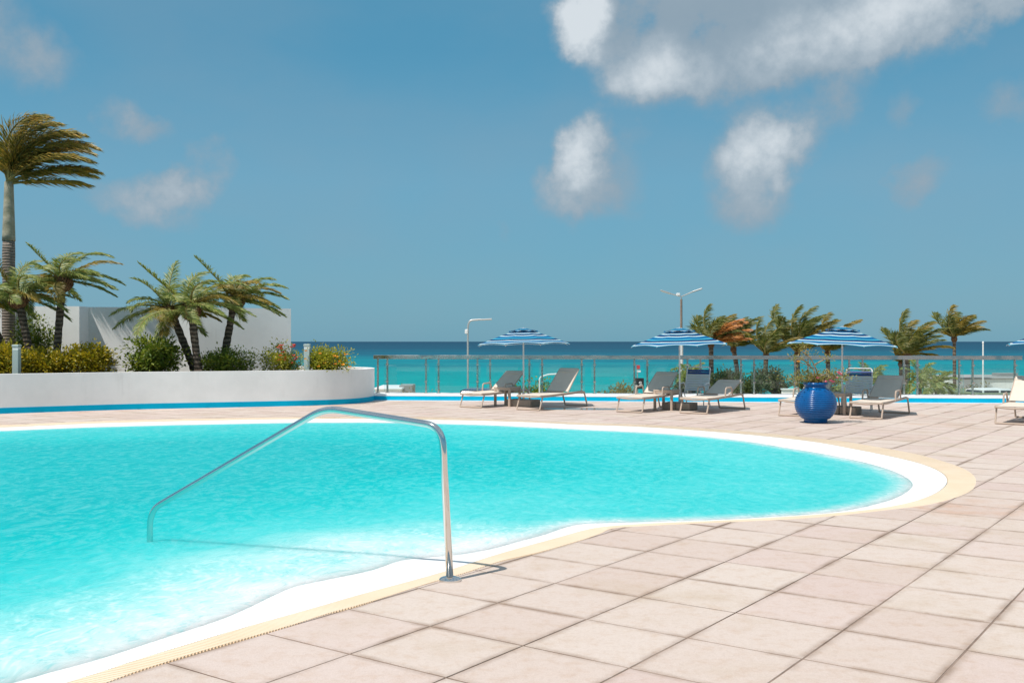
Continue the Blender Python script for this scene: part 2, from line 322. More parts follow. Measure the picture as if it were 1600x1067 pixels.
def pool_water_material():
    """scattering turquoise water: clear over the shallow shelf, milky cyan where it is deep"""
    m = bpy.data.materials.new('pool_water'); m.use_nodes = True; t = NT(m.node_tree); t.n.clear(); out = t.new('ShaderNodeOutputMaterial')
    co = t.new('ShaderNodeNewGeometry').outputs['Position']
    dep = t.new('ShaderNodeAttribute', attribute_name='depth').outputs['Fac']
    st = t.vmath('MULTIPLY', co, (1, .62, 1)); stir = t.vmath('ADD', st, t.vmath('MULTIPLY', t.noise(co, 1.2, 3, col=True), (.5, .5, 0)))
    h = t.math('ADD', t.math('MULTIPLY', t.noise(stir, 11, 4, .62), .9), t.math('MULTIPLY', t.noise(stir, 42, 3, .6), .42))
    big = t.noise(co, .55, 4, .55)
    d2 = t.math('ADD', dep, t.math('MULTIPLY', t.math('SUBTRACT', h, .66), .5))
    c = t.ramp(t.rng(t.math('ADD', dep, t.math('MULTIPLY', t.math('SUBTRACT', big, .5), .55)), 0, 1.5, 0, 1, 'LINEAR'),
               [(0, (.70, .77, .76)), (.05, (.48, .69, .68)), (.12, (.24, .60, .59)), (.25, (.075, .53, .53)), (.5, (.03, .485, .49)), (.8, (.0, .43, .44)), (1, (.0, .38, .40))])
    c = t.mix(t.rng(h, .55, .95), c, t.mix(.14, c, (.55, .80, .80)))  # bright and dark sides of the ripples are painted into the colour
    c = t.mix(t.rng(h, .64, .40), c, t.mix(1.0, c, (.60, .92, .94), 'MULTIPLY'))
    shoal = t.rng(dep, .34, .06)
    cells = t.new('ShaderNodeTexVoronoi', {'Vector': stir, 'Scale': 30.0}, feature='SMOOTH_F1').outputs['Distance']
    c = t.mix(t.math('MULTIPLY', shoal, t.rng(t.math('ADD', cells, t.math('MULTIPLY', t.math('SUBTRACT', h, .66), .9)), .35, .9, 0, .5)), c, (.82, .87, .87))  # sun glints over the shelf, painted as pale and darker flecks
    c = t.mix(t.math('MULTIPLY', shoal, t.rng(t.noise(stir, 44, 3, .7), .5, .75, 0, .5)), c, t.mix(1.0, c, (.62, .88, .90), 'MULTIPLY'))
    nrm = t.bump(h, .42, .05)
    dif = t.new('ShaderNodeBsdfPrincipled', {'Base Color': c, 'Subsurface Weight': .96, 'Subsurface Radius': (.5, .8, .8), 'Subsurface Scale': .9, 'Specular IOR Level': 0.0, 'Roughness': 1.0,
                                             'Normal': t.bump(h, .16, .04)}, subsurface_method='BURLEY')
    clear_ = t.new('ShaderNodeBsdfTransparent', {'Color': (.95, .99, .99, 1)})
    body = t.new('ShaderNodeMixShader', {0: t.rng(t.math('ADD', dep, t.math('MULTIPLY', t.math('SUBTRACT', h, .66), .06)), .0, .05, .93, 1.0, 'LINEAR'), 1: clear_.outputs[0], 2: dif.outputs[0]})
    gl = t.new('ShaderNodeBsdfGlossy', {'Color': (.9, .95, .95, 1), 'Roughness': .06, 'Normal': nrm})
    fr = t.new('ShaderNodeFresnel', {'IOR': 1.12, 'Normal': nrm})
    mx = t.new('ShaderNodeMixShader', {0: t.math('MULTIPLY', fr.outputs[0], .26), 1: body.outputs[0], 2: gl.outputs[0]})
    t.l.new(mx.outputs[0], out.inputs[0]); return m
M['pool_water'] = pool_water_material()

def sea_material():
    m = bpy.data.materials.new('sea_water'); m.use_nodes = True; t = NT(m.node_tree); t.n.clear(); out = t.new('ShaderNodeOutputMaterial')
    co = t.new('ShaderNodeNewGeometry').outputs['Position']; s = t.new('ShaderNodeSeparateXYZ', {0: co})
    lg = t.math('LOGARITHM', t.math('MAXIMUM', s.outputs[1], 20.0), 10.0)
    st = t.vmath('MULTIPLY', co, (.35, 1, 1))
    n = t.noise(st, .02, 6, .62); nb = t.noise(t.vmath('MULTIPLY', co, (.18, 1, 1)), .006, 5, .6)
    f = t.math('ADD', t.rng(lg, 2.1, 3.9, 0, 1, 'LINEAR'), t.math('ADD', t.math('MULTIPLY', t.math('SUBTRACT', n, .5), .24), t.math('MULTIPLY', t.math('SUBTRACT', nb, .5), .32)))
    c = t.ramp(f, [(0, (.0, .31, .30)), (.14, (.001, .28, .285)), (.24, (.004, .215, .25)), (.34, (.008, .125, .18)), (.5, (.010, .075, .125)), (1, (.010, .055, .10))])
    ch = t.noise(st, .35, 5, .65)
    c = t.mix(t.rng(ch, .40, .62), t.mix(1.0, c, (.72, .80, .84), 'MULTIPLY'), c)
    caps = t.math('MULTIPLY', t.rng(t.noise(st, .12, 3, .5), .72, .76), t.rng(t.noise(co, .9, 3), .52, .58))
    c = t.mix(t.math('MULTIPLY', caps, .8), c, (.7, .75, .75))
    b = t.bump(ch, .5, .6)
    dif = t.new('ShaderNodeBsdfDiffuse', {'Color': c, 'Normal': b})
    gl = t.new('ShaderNodeBsdfGlossy', {'Color': (.8, .9, 1, 1), 'Roughness': .35, 'Normal': b})
    mx = t.new('ShaderNodeMixShader', {0: .07, 1: dif.outputs[0], 2: gl.outputs[0]}); t.l.new(mx.outputs[0], out.inputs[0]); return m
M['sea'] = sea_material()

def glass_material():
    m = bpy.data.materials.new('railing_glass'); m.use_nodes = True; t = NT(m.node_tree); t.n.clear(); out = t.new('ShaderNodeOutputMaterial')
    co = t.new('ShaderNodeNewGeometry').outputs['Position']
    tr = t.new('ShaderNodeBsdfTransparent', {'Color': (.90, .955, .95, 1)}); gl = t.new('ShaderNodeBsdfGlossy', {'Color': (.95, 1, 1, 1), 'Roughness': .02})
    salt = t.new('ShaderNodeBsdfDiffuse', {'Color': (.55, .62, .62, 1)})
    a = t.new('ShaderNodeMixShader', {0: t.rng(t.noise(co, 1.1, 4, .6), .35, .8, .0, .035), 1: tr.outputs[0], 2: salt.outputs[0]})
    mx = t.new('ShaderNodeMixShader', {0: t.math('MULTIPLY', t.new('ShaderNodeFresnel', {'IOR': 1.4}).outputs[0], 1.1), 1: a.outputs[0], 2: gl.outputs[0]})
    t.l.new(mx.outputs[0], out.inputs[0]); return m
M['glass'] = glass_material()
def puddle_material():
    m = bpy.data.materials.new('puddle_water'); m.use_nodes = True; t = NT(m.node_tree); t.n.clear(); out = t.new('ShaderNodeOutputMaterial')
    tr = t.new('ShaderNodeBsdfTransparent', {'Color': (.80, .78, .76, 1)}); gl = t.new('ShaderNodeBsdfGlossy', {'Roughness': .02})
    mx = t.new('ShaderNodeMixShader', {0: t.new('ShaderNodeFresnel', {'IOR': 1.4}).outputs[0], 1: tr.outputs[0], 2: gl.outputs[0]})
    t.l.new(mx.outputs[0], out.inputs[0]); return m
M['puddle'] = puddle_material()
def canopy_material():
    m = bpy.data.materials.new('striped_canvas'); m.use_nodes = True; t = NT(m.node_tree); p = t.n['Principled BSDF']; out = t.n['Material Output']
    a = t.new('ShaderNodeAttribute', attribute_name='span').outputs['Fac']
    N, B, WH, C = (.005, .055, .19), (.004, .16, .39), (.66, .75, .78), (.07, .44, .60)
    seq2 = []; dk, lt = (N, B, N, B), (WH, C, WH, WH)
    for q in range(8): seq2 += [(q / 8, dk[q % 4]), (q / 8 + .068, lt[q % 4]), (q / 8 + .102, C)]
    c = t.ramp(a, seq2, 'CONSTANT'); t.l.new(c, p.inputs['Base Color']); p.inputs['Roughness'].default_value = .8; p.inputs['Specular IOR Level'].default_value = .2
    tr = t.new('ShaderNodeBsdfTranslucent', {'Color': c}); mx = t.new('ShaderNodeMixShader', {0: .38, 1: p.outputs[0], 2: tr.outputs[0]})
    t.l.new(mx.outputs[0], out.inputs[0]); return m
M['canopy'] = canopy_material()

# ------------------------------------------------------------------ sea and land below the terrace
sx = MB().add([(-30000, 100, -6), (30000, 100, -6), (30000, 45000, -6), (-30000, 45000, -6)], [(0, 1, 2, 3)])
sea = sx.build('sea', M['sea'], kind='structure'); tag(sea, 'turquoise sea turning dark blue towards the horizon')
lg = MB(); xs = [-400, 400]; prof = [(29.4, -2.6), (58, -2.8), (75, -4.6), (112, -6.4)]
for x in xs: lg.v += [(x, y, z) for y, z in prof]
lg.f = [(i, i + 4, i + 5, i + 1) for i in range(3)]
o = lg.build('beach', M['sand'], kind='structure'); tag(o, 'sandy ground sloping to the sea below the terrace')

# ------------------------------------------------------------------ pool outlines (ground plan)
def pts(l): return [gnd(*p) for p in l]
HID = [(-3.6, 3.0), (-5.6, 1.6), (-8.6, 1.4), (-11.6, 3.4), (-13.3, 7.5), (-13.4, 12.5), (-12.2, 16.2)]
water_edge = pts([(0, 669.5), (200, 662.4), (500, 656.8), (700, 658.8), (900, 667), (1100, 678), (1250, 699), (1337, 715), (1397, 732), (1425, 749), (1416, 764), (1377, 780),
                  (1298, 795), (1162, 804), (1075, 808), (960, 810.5), (900, 814), (850, 829), (812, 839), (766, 851), (719, 859), (665, 864), (625, 869), (578, 884), (500, 900),
                  (453, 911), (390, 940), (344, 959), (266, 984), (156, 1019), (62, 1044), (0, 1061)]) + HID
cop_edge = pts([(0, 667), (200, 659), (500, 653.5), (700, 655.5), (817, 658.5), (900, 662.5), (1000, 666), (1119, 674), (1250, 686.5), (1337, 701), (1425, 719.7), (1469, 736), (1480, 753), (1455, 773),
                (1394, 790), (1294, 801.6), (1140, 811.5), (1020, 816.5), (953, 821), (919, 826), (875, 838), (781, 864), (687, 894), (562, 928), (500, 946), (344, 990), (219, 1028), (97, 1067)]) + \
    [(-2.72, 3.6), (-3.4, 2.7), (-5.4, 1.25), (-8.6, 1.0), (-11.9, 3.1), (-13.65, 7.4), (-13.75, 12.5), (-12.5, 16.5)]
gr_edge = pts([(0, 663.6), (200, 655.8), (500, 650.8), (700, 652.6), (900, 659.6), (1031, 664), (1119, 670), (1206, 677), (1294, 686), (1337, 692), (1425, 707.5), (1482, 723), (1512, 736), (1523, 751), (1512, 767),
               (1464, 784), (1407, 793), (1294, 806), (1140, 814.5), (1020, 820), (962, 824), (935, 834), (906, 844), (837, 864), (781, 877), (719, 897), (662, 913), (556, 947), (500, 962), (434, 983), (281, 1028), (162, 1067)]) + \
    [(-2.45, 3.5), (-3.2, 2.45), (-5.3, 1.0), (-8.6, .75), (-12.1, 2.9), (-13.9, 7.4), (-14.0, 12.5), (-12.8, 16.8)]
PC = Vector((-4.0, 11.0))
def polar(poly, n=720):
    c = [(p.x, p.y) for p in catmull([(x, y, 0) for x, y in poly], 10, True)]
    ang = np.array([math.atan2(y - PC.y, x - PC.x) for x, y in c]); rad = np.array([math.hypot(x - PC.x, y - PC.y) for x, y in c])
    o = np.argsort(ang); ang, rad = ang[o], rad[o]
    th = np.linspace(-math.pi, math.pi, n, endpoint=False)
    return th, np.interp(th, ang, rad, period=2 * math.pi)
NP = 900
TH, RW = polar(water_edge, NP); _, RC = polar(cop_edge, NP); _, RG = polar(gr_edge, NP)
RC = np.maximum(RC, RW + .06); RG = np.maximum(RG, RC + .05)
def ring(r): return [(PC.x + a * math.cos(t), PC.y + a * math.sin(t)) for a, t in zip(r, TH)]
WR, CR, GR = ring(RW), ring(RC), ring(RG)
def rad_at(x, y, rr):
    t = math.atan2(y - PC.y, x - PC.x); return np.interp(t, TH, rr, period=2 * math.pi)
def in_pool(x, y, pad=0.0): return math.hypot(x - PC.x, y - PC.y) < rad_at(x, y, RG) + pad

# ------------------------------------------------------------------ deck: joint bed with pool opening, tiles
X0, X1, Y0, Y1 = -18.0, 24.0, -6.0, 28.0
outer = [(X0, Y0), (X1, Y0), (X1, Y1), (X0, Y1)]
hole = GR[::3]
vv = [Vector(p) for p in outer] + [Vector(p) for p in hole]; k = len(hole)
res = delaunay_2d_cdt(vv, [(i, (i + 1) % 4) for i in range(4)] + [(4 + i, 4 + (i + 1) % k) for i in range(k)], [], 0, 1e-5)
bed = MB(); bed.v = [(p.x, p.y, -.0028) for p in res[0]]
for f in res[2]:
    c = sum((res[0][i] for i in f), Vector((0, 0))) / len(f)
    if not in_pool(c.x, c.y): bed.f.append(tuple(f))
deck = bed.build('pool_deck', M['grout'], kind='structure'); tag(deck, 'beige square paving tiles with dark joints around the pool')
BEV = .0012; h = TILE / 2 - .0052; hc = TILE / 2 - .0066          # cross joints are a little wider
def tile_shape(mb, c, jit=(0, 0, 0), off=(0, 0)):
    vs = []
    for z, k_ in ((-.013, 0), (-BEV, 0), (0, BEV)):
        for a, b in ((-1, -1), (1, -1), (1, 1), (-1, 1)):
            p = U2 * (a * (h - k_) + off[0]) + U1 * (b * (hc - k_) + off[1]); vs.append((c[0] + p.x, c[1] + p.y, z + jit[0] + jit[1] * a + jit[2] * b))
    mb.add(vs, [(8, 9, 10, 11)] + [(i, (i + 1) % 4, 4 + (i + 1) % 4, 4 + i) for i in range(4)] + [(4 + i, 4 + (i + 1) % 4, 8 + (i + 1) % 4, 8 + i) for i in range(4)])
whole, cut = [], []
for i in range(-60, 61):
    for j in range(-60, 61):
        c = P0 + U1 * ((i + .5) * TILE) + U2 * ((j + .5) * TILE)
        if not (X0 + .5 < c.x < X1 - .5 and Y0 + .5 < c.y < 27.6): continue
        cs = [c + U1 * a * h + U2 * b * h for a in (-1, 0, 1) for b in (-1, 0, 1)]
        ins = [in_pool(p.x, p.y, .004) for p in cs]
        if all(ins): continue
        (cut if any(ins) else whole).append(c)
def seen(c):
    if c.y < 3.5: return 0
    px = 800 + c.x / c.y * FPX; py = 533 + CAM_H / c.y * FPX
    return 1.0 / c.y ** 3 if -60 < px < 1660 and py < 1110 else 0
def cut_tile(c):
    quad = [c + U2 * a * h + U1 * b * hc for a, b in ((-1, -1), (1, -1), (1, 1), (-1, 1))]
    near = [i for i, p in enumerate(GR) if abs(p[0] - c.x) < 1 and abs(p[1] - c.y) < 1]
    vs = quad[:]; ed = [(0, 1), (1, 2), (2, 3), (3, 0)]; idx = {}
    for i in near:
        t = TH[i]; idx[i] = len(vs); vs.append(Vector((GR[i][0] + .004 * math.cos(t), GR[i][1] + .004 * math.sin(t))))
    for i in near:
        n_ = (i + 1) % NP
        if n_ in idx: ed.append((idx[i], idx[n_]))
    r = delaunay_2d_cdt(vs, ed, [], 0, 1e-6); fs = []
    for f in r[2]:
        q = sum((r[0][a] for a in f), Vector((0, 0))) / 3; d = q - c
        if abs(d.dot(U1)) < hc and abs(d.dot(U2)) < h and not in_pool(q.x, q.y, .004): fs.append(tuple(f))
    if not fs: return None
    used = sorted({a for f in fs for a in f}); mp = {a: i for i, a in enumerate(used)}; n_ = len(used)
    fs = [tuple(mp[a] for a in f) for f in fs]; es = {}
    for f in fs:
        for a, b in zip(f, f[1:] + f[:1]): es[(a, b)] = 1
    mb = MB(); j = rnd.uniform(-.0008, .0008)
    mb.v = [(r[0][a].x, r[0][a].y, j) for a in used] + [(r[0][a].x, r[0][a].y, -.03) for a in used]
    mb.f = fs + [(b, a, a + n_, b + n_) for (a, b) in es if (b, a) not in es]
    return mb
rank = sorted([(seen(c), 0, i) for i, c in enumerate(whole)] + [(seen(c), 1, i) for i, c in enumerate(cut)], reverse=True)
single = {(k_, i) for s_, k_, i in rank[:300] if s_ > 0}
proto = MB(); tile_shape(proto, (0, 0)); tile_me = proto.mesh('tile', M['tile']); rest = MB()
for i, c in enumerate(whole):
    if (0, i) in single:
        o = link('tile', tile_me, deck); o.location = (c.x, c.y, rnd.uniform(-.0007, .0004)); o.rotation_euler = (rnd.gauss(0, .0006), rnd.gauss(0, .0006), rnd.gauss(0, .0015))
    else: tile_shape(rest, (c.x, c.y), (rnd.uniform(-.0006, .0004), rnd.gauss(0, .0002), rnd.gauss(0, .0002)))
for i, c in enumerate(cut):
    mb = cut_tile(c)
    if mb is None: continue
    if (1, i) in single: mb.build('tile', M['tile'], deck)
    else: rest.add(mb.v, mb.f)
rest.build('distant_tiles', M['tile'], deck, kind='stuff')

# ------------------------------------------------------------------ pool: coping, drain grating, basin, water
pool = link('swimming_pool', None, kind='structure'); tag(pool, 'freeform pool with white sloping coping and a sand coloured drain grating round it')
def strip(rings, zs):
    mb = MB()
    for r, z in zip(rings, zs): mb.v += [(x, y, z) for x, y in r]
    n_ = len(rings[0])
    for a in range(len(rings) - 1):
        for i in range(n_): mb.f.append((a * n_ + i, a * n_ + (i + 1) % n_, (a + 1) * n_ + (i + 1) % n_, (a + 1) * n_ + i))
    return mb
WZ = -.030
slope = (RC - RW)
strip([CR, ring(RC - .006), ring(RC - slope * .5), WR, ring(RW - .16), ring(RW - .38)], [-.05, -.002, -.012, WZ, -.042, -.052]).build('coping', M['cap'], pool, True)
strip([ring(RG + .003), ring(RG + .002), ring(RC)], [-.003, -.009, -.009]).build('gutter', M['gutter'], pool)
gb = MB(); L = np.cumsum([0] + [math.hypot(GR[(i + 1) % NP][0] - GR[i][0], GR[(i + 1) % NP][1] - GR[i][1]) for i in range(NP)])
pitch = .021; nb = int(L[-1] / pitch)
gi = np.interp(np.arange(nb) * pitch, L, np.arange(NP + 1))
for q in gi:
    t = -math.pi + q * 2 * math.pi / NP; r0 = np.interp(t, TH, RC, period=2 * math.pi) + .004; r1 = np.interp(t, TH, RG, period=2 * math.pi) - .004
    p, s_ = Vector((PC.x + r0 * math.cos(t), PC.y + r0 * math.sin(t))), Vector((PC.x + r1 * math.cos(t), PC.y + r1 * math.sin(t)))
    w = Vector((-math.sin(t), math.cos(t)))
    # bars stand square to the pool edge
    t2 = t + .004; e2 = Vector((PC.x + np.interp(t2, TH, RC, period=2 * math.pi) * math.cos(t2), PC.y + np.interp(t2, TH, RC, period=2 * math.pi) * math.sin(t2)))
    tg = (e2 - p).normalized() if (e2 - p).length > 1e-6 else w; nn = Vector((tg.y, -tg.x)); wd = abs((s_ - p).dot(nn)) + .005; s_ = p + nn * wd; w = tg
    a, b = w * .0072, w * .0058
    gb.add([(p.x - a.x, p.y - a.y, -.012), (p.x + a.x, p.y + a.y, -.012), (s_.x + a.x, s_.y + a.y, -.012), (s_.x - a.x, s_.y - a.y, -.012),
            (p.x - b.x, p.y - b.y, .001), (p.x + b.x, p.y + b.y, .001), (s_.x + b.x, s_.y + b.y, .001), (s_.x - b.x, s_.y - b.y, .001)],
           [(4, 5, 6, 7), (0, 1, 5, 4), (2, 3, 7, 6), (1, 2, 6, 5), (3, 0, 4, 7)])
gb.build('drain_grating', M['grate'], pool, kind='stuff')
# depth field
shore = np.array(WR); beach_w = np.clip((9.6 - shore[:, 1]) / 1.2, 0, 1) * np.clip((1.1 - shore[:, 0]) / .9, 0, 1)
ST = .11; gx = np.arange(-14.2, 5.8, ST); gy = np.arange(.6, 21.0, ST)
GXX, GYY = np.meshgrid(gx, gy); th = np.arctan2(GYY - PC.y, GXX - PC.x); rw = np.interp(th.ravel(), TH, RW, period=2 * math.pi).reshape(th.shape)
inside = np.hypot(GXX - PC.x, GYY - PC.y) < rw + .05
P = np.stack([GXX.ravel(), GYY.ravel()], 1); dist = np.full(len(P), 1e9); bw = np.zeros(len(P))
for i in range(0, NP, 2):
    d = np.hypot(P[:, 0] - shore[i, 0], P[:, 1] - shore[i, 1]); m_ = d < dist; dist[m_] = d[m_]; bw[m_] = beach_w[i]
out_ = np.hypot(P[:, 0] - PC.x, P[:, 1] - PC.y) > rw.ravel(); dist[out_] *= 0
bw2 = bw.reshape(GXX.shape)
for _ in range(8): bw2 = (bw2 + np.roll(bw2, 1, 0) + np.roll(bw2, -1, 0) + np.roll(bw2, 1, 1) + np.roll(bw2, -1, 1)) / 5
bw = bw2.ravel()
sm = lambda a, b, x: (lambda t: t * t * (3 - 2 * t))(np.clip((x - a) / (b - a), 0, 1))
deep = .62 + .6 * sm(1.0, 5.0, dist) + .45 * np.clip((1.0 - P[:, 0]) / 6, 0, 1)
steep = deep * sm(-.05, .55, dist)
shelf = .09 * sm(0, .5, dist) + .13 * sm(.45, 1.25, dist) + (deep - .2) * sm(.95, 2.6, dist)
depth = bw * shelf + (1 - bw) * steep
def field(z, name, m, parent, att=False):
    mb = MB(); ny, nx = GXX.shape; idx = -np.ones(ny * nx, int); ins = inside.ravel()
    cells = []
    for r in range(ny - 1):
        for c in range(nx - 1):
            q = (r * nx + c, r * nx + c + 1, (r + 1) * nx + c + 1, (r + 1) * nx + c)
            if any(ins[a] for a in q): cells.append(q)
    used = sorted({a for q in cells for a in q})
    for i, a in enumerate(used): idx[a] = i
    mb.v = [(P[a, 0], P[a, 1], z[a]) for a in used]; mb.f = [tuple(int(idx[a]) for a in q) for q in cells]
    if att: mb.att = ('depth', [float(depth[a]) for a in used])
    return mb.build(name, m, parent, 'all')
o = field(np.full(len(P), WZ), 'pool_water', M['pool_water'], None, True); o['kind'] = 'structure'; tag(o, 'bright turquoise pool water, white over the shallow entry shelf')
field(-.053 - .1 * depth, 'basin', M['cap'], pool)

# ------------------------------------------------------------------ kerb ledge with blue band
def kline(X, off=0.0): return 26.9 - (X + 3.6) * (1.3 / 17.0) + off
kerb = thing('ledge', (0, 0, 0), 'low white ledge with a bright blue painted face under the glass railing', 'ledge')
KA, KB = -4.2, 22.0
def kprism(a0, a1, z0, z1): return MB().prism([(KA, kline(KA, a0)), (KB, kline(KB, a0)), (KB, kline(KB, a1)), (KA, kline(KA, a1))], z0, z1)
kprism(0, 1.66, -.4, .114).build('painted_band', M['blue_paint'], kerb)
kprism(-.004, 1.68, .116, .128).build('cap', M['cap'], kerb)
kprism(-.16, -.002, -.03, .006).build('white_skirting', M['cap'], kerb)

# ------------------------------------------------------------------ planter and screen wall
front = [(p.x, p.y) for p in catmull([(x, y, 0) for x, y in [(-16, 17.6), (-13.2, 20.2), (-10.84, 21.9), (-8.65, 23.25), (-6.5, 24.05), (-4.75, 24.75), (-3.95, 25.45), (-3.62, 26.4), (-3.66, 27.3), (-4.3, 28.3), (-5.4, 29.1), (-6.0, 29.4)]], 8)]
def offset(poly, d):
    out = []
    for i, p in enumerate(poly):
        a, b = Vector(poly[max(i - 1, 0)]), Vector(poly[min(i + 1, len(poly) - 1)]); t = (b - a).normalized(); out.append((p[0] - t.y * d, p[1] + t.x * d))
    return out
planter = thing('planter', (0, 0, 0), 'long curved white planter wall with a blue band along its foot', 'planter')
def wallstrip(o, i, z0, z1):
    mb = MB(); n_ = len(o)
    mb.v = [(x, y, z0) for x, y in o] + [(x, y, z1) for x, y in o] + [(x, y, z1) for x, y in i] + [(x, y, z0) for x, y in i]
    for a in range(3): mb.f += [(a * n_ + j, a * n_ + j + 1, (a + 1) * n_ + j + 1, (a + 1) * n_ + j) for j in range(n_ - 1)]
    mb.f += [(n_ - 1, 2 * n_ - 1, 3 * n_ - 1, 4 * n_ - 1), (0, 3 * n_, 2 * n_, n_)]; return mb
wallstrip(front, offset(front, .22), -.2, .838).build('wall', M['plaster'], planter, True)
wallstrip(offset(front, -.006), offset(front, .05), -.19, .125).build('painted_band', M['blue_paint'], planter, True)
inner = offset(front, .21); soilp = [p for p in inner] + [(-6.0, 31.5), (-17, 31.5)]
kk = len(soilp); r_ = delaunay_2d_cdt([Vector(p) for p in soilp], [(i, (i + 1) % kk) for i in range(kk)], [], 1, 1e-5)
sm_ = MB(); sm_.v = [(p.x, p.y, .70 + .03 * mnoise.noise((p.x, p.y, 0))) for p in r_[0]]; sm_.f = [tuple(f) for f in r_[2]]
sm_.build('soil', M['soil'], planter)
screen = thing('screen_wall', (-11.38, 27.2, 0), 'tall white plastered screen wall behind the planter palms', 'wall')
wl = [(-18, 27.2), (-11.38, 27.2), (-11.38, 27.8), (-8.6, 28.1), (-6.24, 29.2), (-6.35, 29.45), (-8.7, 28.4), (-11.7, 28.1), (-11.7, 27.5), (-18, 27.5)]
o = MB().prism([(x + 11.38, y - 27.2) for x, y in wl], .3, 2.455).build('wall', M['plaster'], screen)

# ------------------------------------------------------------------ glass railing
def rline(X): return kline(X, 1.32)
rail = thing('glass_railing', (-3.7, rline(-3.7), .128), 'polished steel handrail with clear glass panels along the ledge', 'railing')
RO = Vector((-3.7, rline(-3.7), .128)); RA = math.atan2(-1.3, 17.0); RM = Matrix.Rotation(RA, 3, 'Z')
def rl(X, z, off=0.0): return Vector((X, rline(X) + off, z)) - RO
xa, xb = -3.78, 13.28; mid = (xa + xb) / 2
MB().box(rl(mid, 1.105), ((xb - xa) / math.cos(RA), .06, .105), RM, .008).build('top_rail', M['steel'], rail)
MB().box(rl(17.9, 1.105), (8.9, .06, .105), RM, .008).build('top_rail', M['steel'], rail)
post = MB().box((0, 0, .46), (.045, .05, .928), RM, .004).box((0, 0, .008), (.11, .11, .016), RM).mesh('post', M['steel_post'])
pane = MB().box((0, 0, .43), (1.24, .012, .75), RM).mesh('glass_panel', M['glass'])
clampm = MB().box((0, 0, 0), (.075, .035, .045), RM, .004).mesh('clamp', M['steel'])
posts = [-3.66]; 
for kx in range(17):
    cx = -2.867 + 1.403 * kx; posts += [cx - .53, cx + .53]
    o = link('glass_panel', pane, rail); o.location = rl(cx, .128, -.055)
for X in posts:
    o = link('post', post, rail); o.location = rl(X, .128)
    if X > -3.5:
        for z in (.32, .78): c = link('clamp', clampm, o); c.location = (0, -.045, z)

# ------------------------------------------------------------------ pool handrail
hr = thing('pool_handrail', (-.397, 6.62, 0), 'bent stainless steel handrail from the deck into the pool', 'handrail')
pth = [(0, 0, 0), (-.052, .02, .985), (-.893, .52, 1.072), (-2.425, 1.445, .215), (-2.438, 1.46, -.75)]
MB().tube(fillet(pth, .13, 8), .0235, 20).build('tube', M['chrome'], hr, 'all')
MB().lathe([(.07, .0), (.07, .012), (.06, .022), (.035, .028), (.026, .030)], 32).build('flange', M['chrome'], hr, True)

# ------------------------------------------------------------------ furniture
ROT = math.pi / 2 - GA            # local x points along U1
def lounger(loc, back, label, arms=(1, -1), rz=0.0):
    t = thing('sun_lounger', loc, label, 'sun lounger', 'sling sun loungers by the railing', ROT + rz)
    w = .31; Ln = 1.92; hx = 1.16
    for s in (-1, 1):
        y = s * w
        MB().tube(fillet([(.0, y, .315), (.35, y, .312), (1.2, y, .335), (1.72, y, .355), (1.86, y, .33)], .10, 4), .021, 8, flat=1.35).build('side_rail', M['taupe'], t, True)
        MB().tube([(.10, y, .30), (-.02, y, .02)], .017, 8).build('leg', M['taupe'], t, True)
        MB().tube(fillet([(1.78, y, .35), (1.86, y, .30), (1.98, y, .02)], .05, 3), .018, 8).build('leg', M['taupe'], t, True)
    MB().tube([(-.02, -w, .018), (-.02, w, .018)], .017, 8).build('floor_bar', M['taupe'], t, True)
    MB().tube([(1.98, -w, .018), (1.98, w, .018)], .017, 8).build('floor_bar', M['taupe'], t, True)
    MB().tube([(.0, -w, .315), (0, -w * .5, .300), (0, 0, .292), (0, w * .5, .300), (.0, w, .315)], .019, 8).build('front_bar', M['taupe'], t, True)
    s_ = MB(); nx, ny = 10, 6
    for top in (1, 0):
        for i in range(nx + 1):
            for j in range(ny + 1):
                u, v = i / nx, j / ny * 2 - 1; x = .015 + u * (hx - .015); z = .333 + .02 * u - .022 * (1 - v * v) * math.sin(math.pi * min(1, u * 1.15 + .12))
                s_.v.append((x, v * (w - .012), z - (0 if top else .008)))
    n_ = (nx + 1) * (ny + 1)
    for i in range(nx):
        for j in range(ny):
            a = i * (ny + 1) + j; q = (a, a + ny + 1, a + ny + 2, a + 1); s_.f += [q, tuple(n_ + b for b in reversed(q))]
    s_.build('seat_sling', M['sling'], t, 'all')
    ca, sa = math.cos(R(back)), math.sin(R(back)); bl = .75
    def bp(u, v, o=0.0): return (hx + u * ca - o * sa, v, .36 + u * sa + o * ca)
    bk = MB()
    for top in (1, 0):
        for i in range(7):
            for j in range(7):
                u, v = i / 6, j / 6 * 2 - 1; bk.v.append(bp(.02 + u * (bl - .03), v * (w - .03) * (1 - .03 * u), (.012 if top else .002) - .018 * (1 - v * v) * math.sin(math.pi * min(1, u + .05))))
    for i in range(6):
        for j in range(6):
            a = i * 7 + j; q = (a, a + 7, a + 8, a + 1); bk.f += [q, tuple(49 + b for b in reversed(q))]
    b_ = bk.build('back_sling', M['sling'], t, 'all')
    MB().tube([bp(.64, -w * .9, .012), bp(.64, w * .9, .012)], .006, 6).build('seam', M['sling'], b_)
    MB().tube(fillet([bp(0, -w + .02), bp(bl, -w + .045), bp(bl, w - .045), bp(0, w - .02)], .05, 4), .015, 8).build('back_frame', M['taupe'], t, True)
    MB().tube([bp(.42, w - .05, -.02), (hx + .42 * ca + .12 + .1 * ca, w - .05, .345)], .009, 6).build('back_strut', M['taupe'], t, True)
    for s in arms:
        y = s * (w + .02)
        MB().tube(fillet([(.86, y, .32), (.89, y, .52), (1.19, y, .53), (1.25, y, .33)], .05, 4), .018, 8).build('armrest', M['taupe'], t, True)
    return t
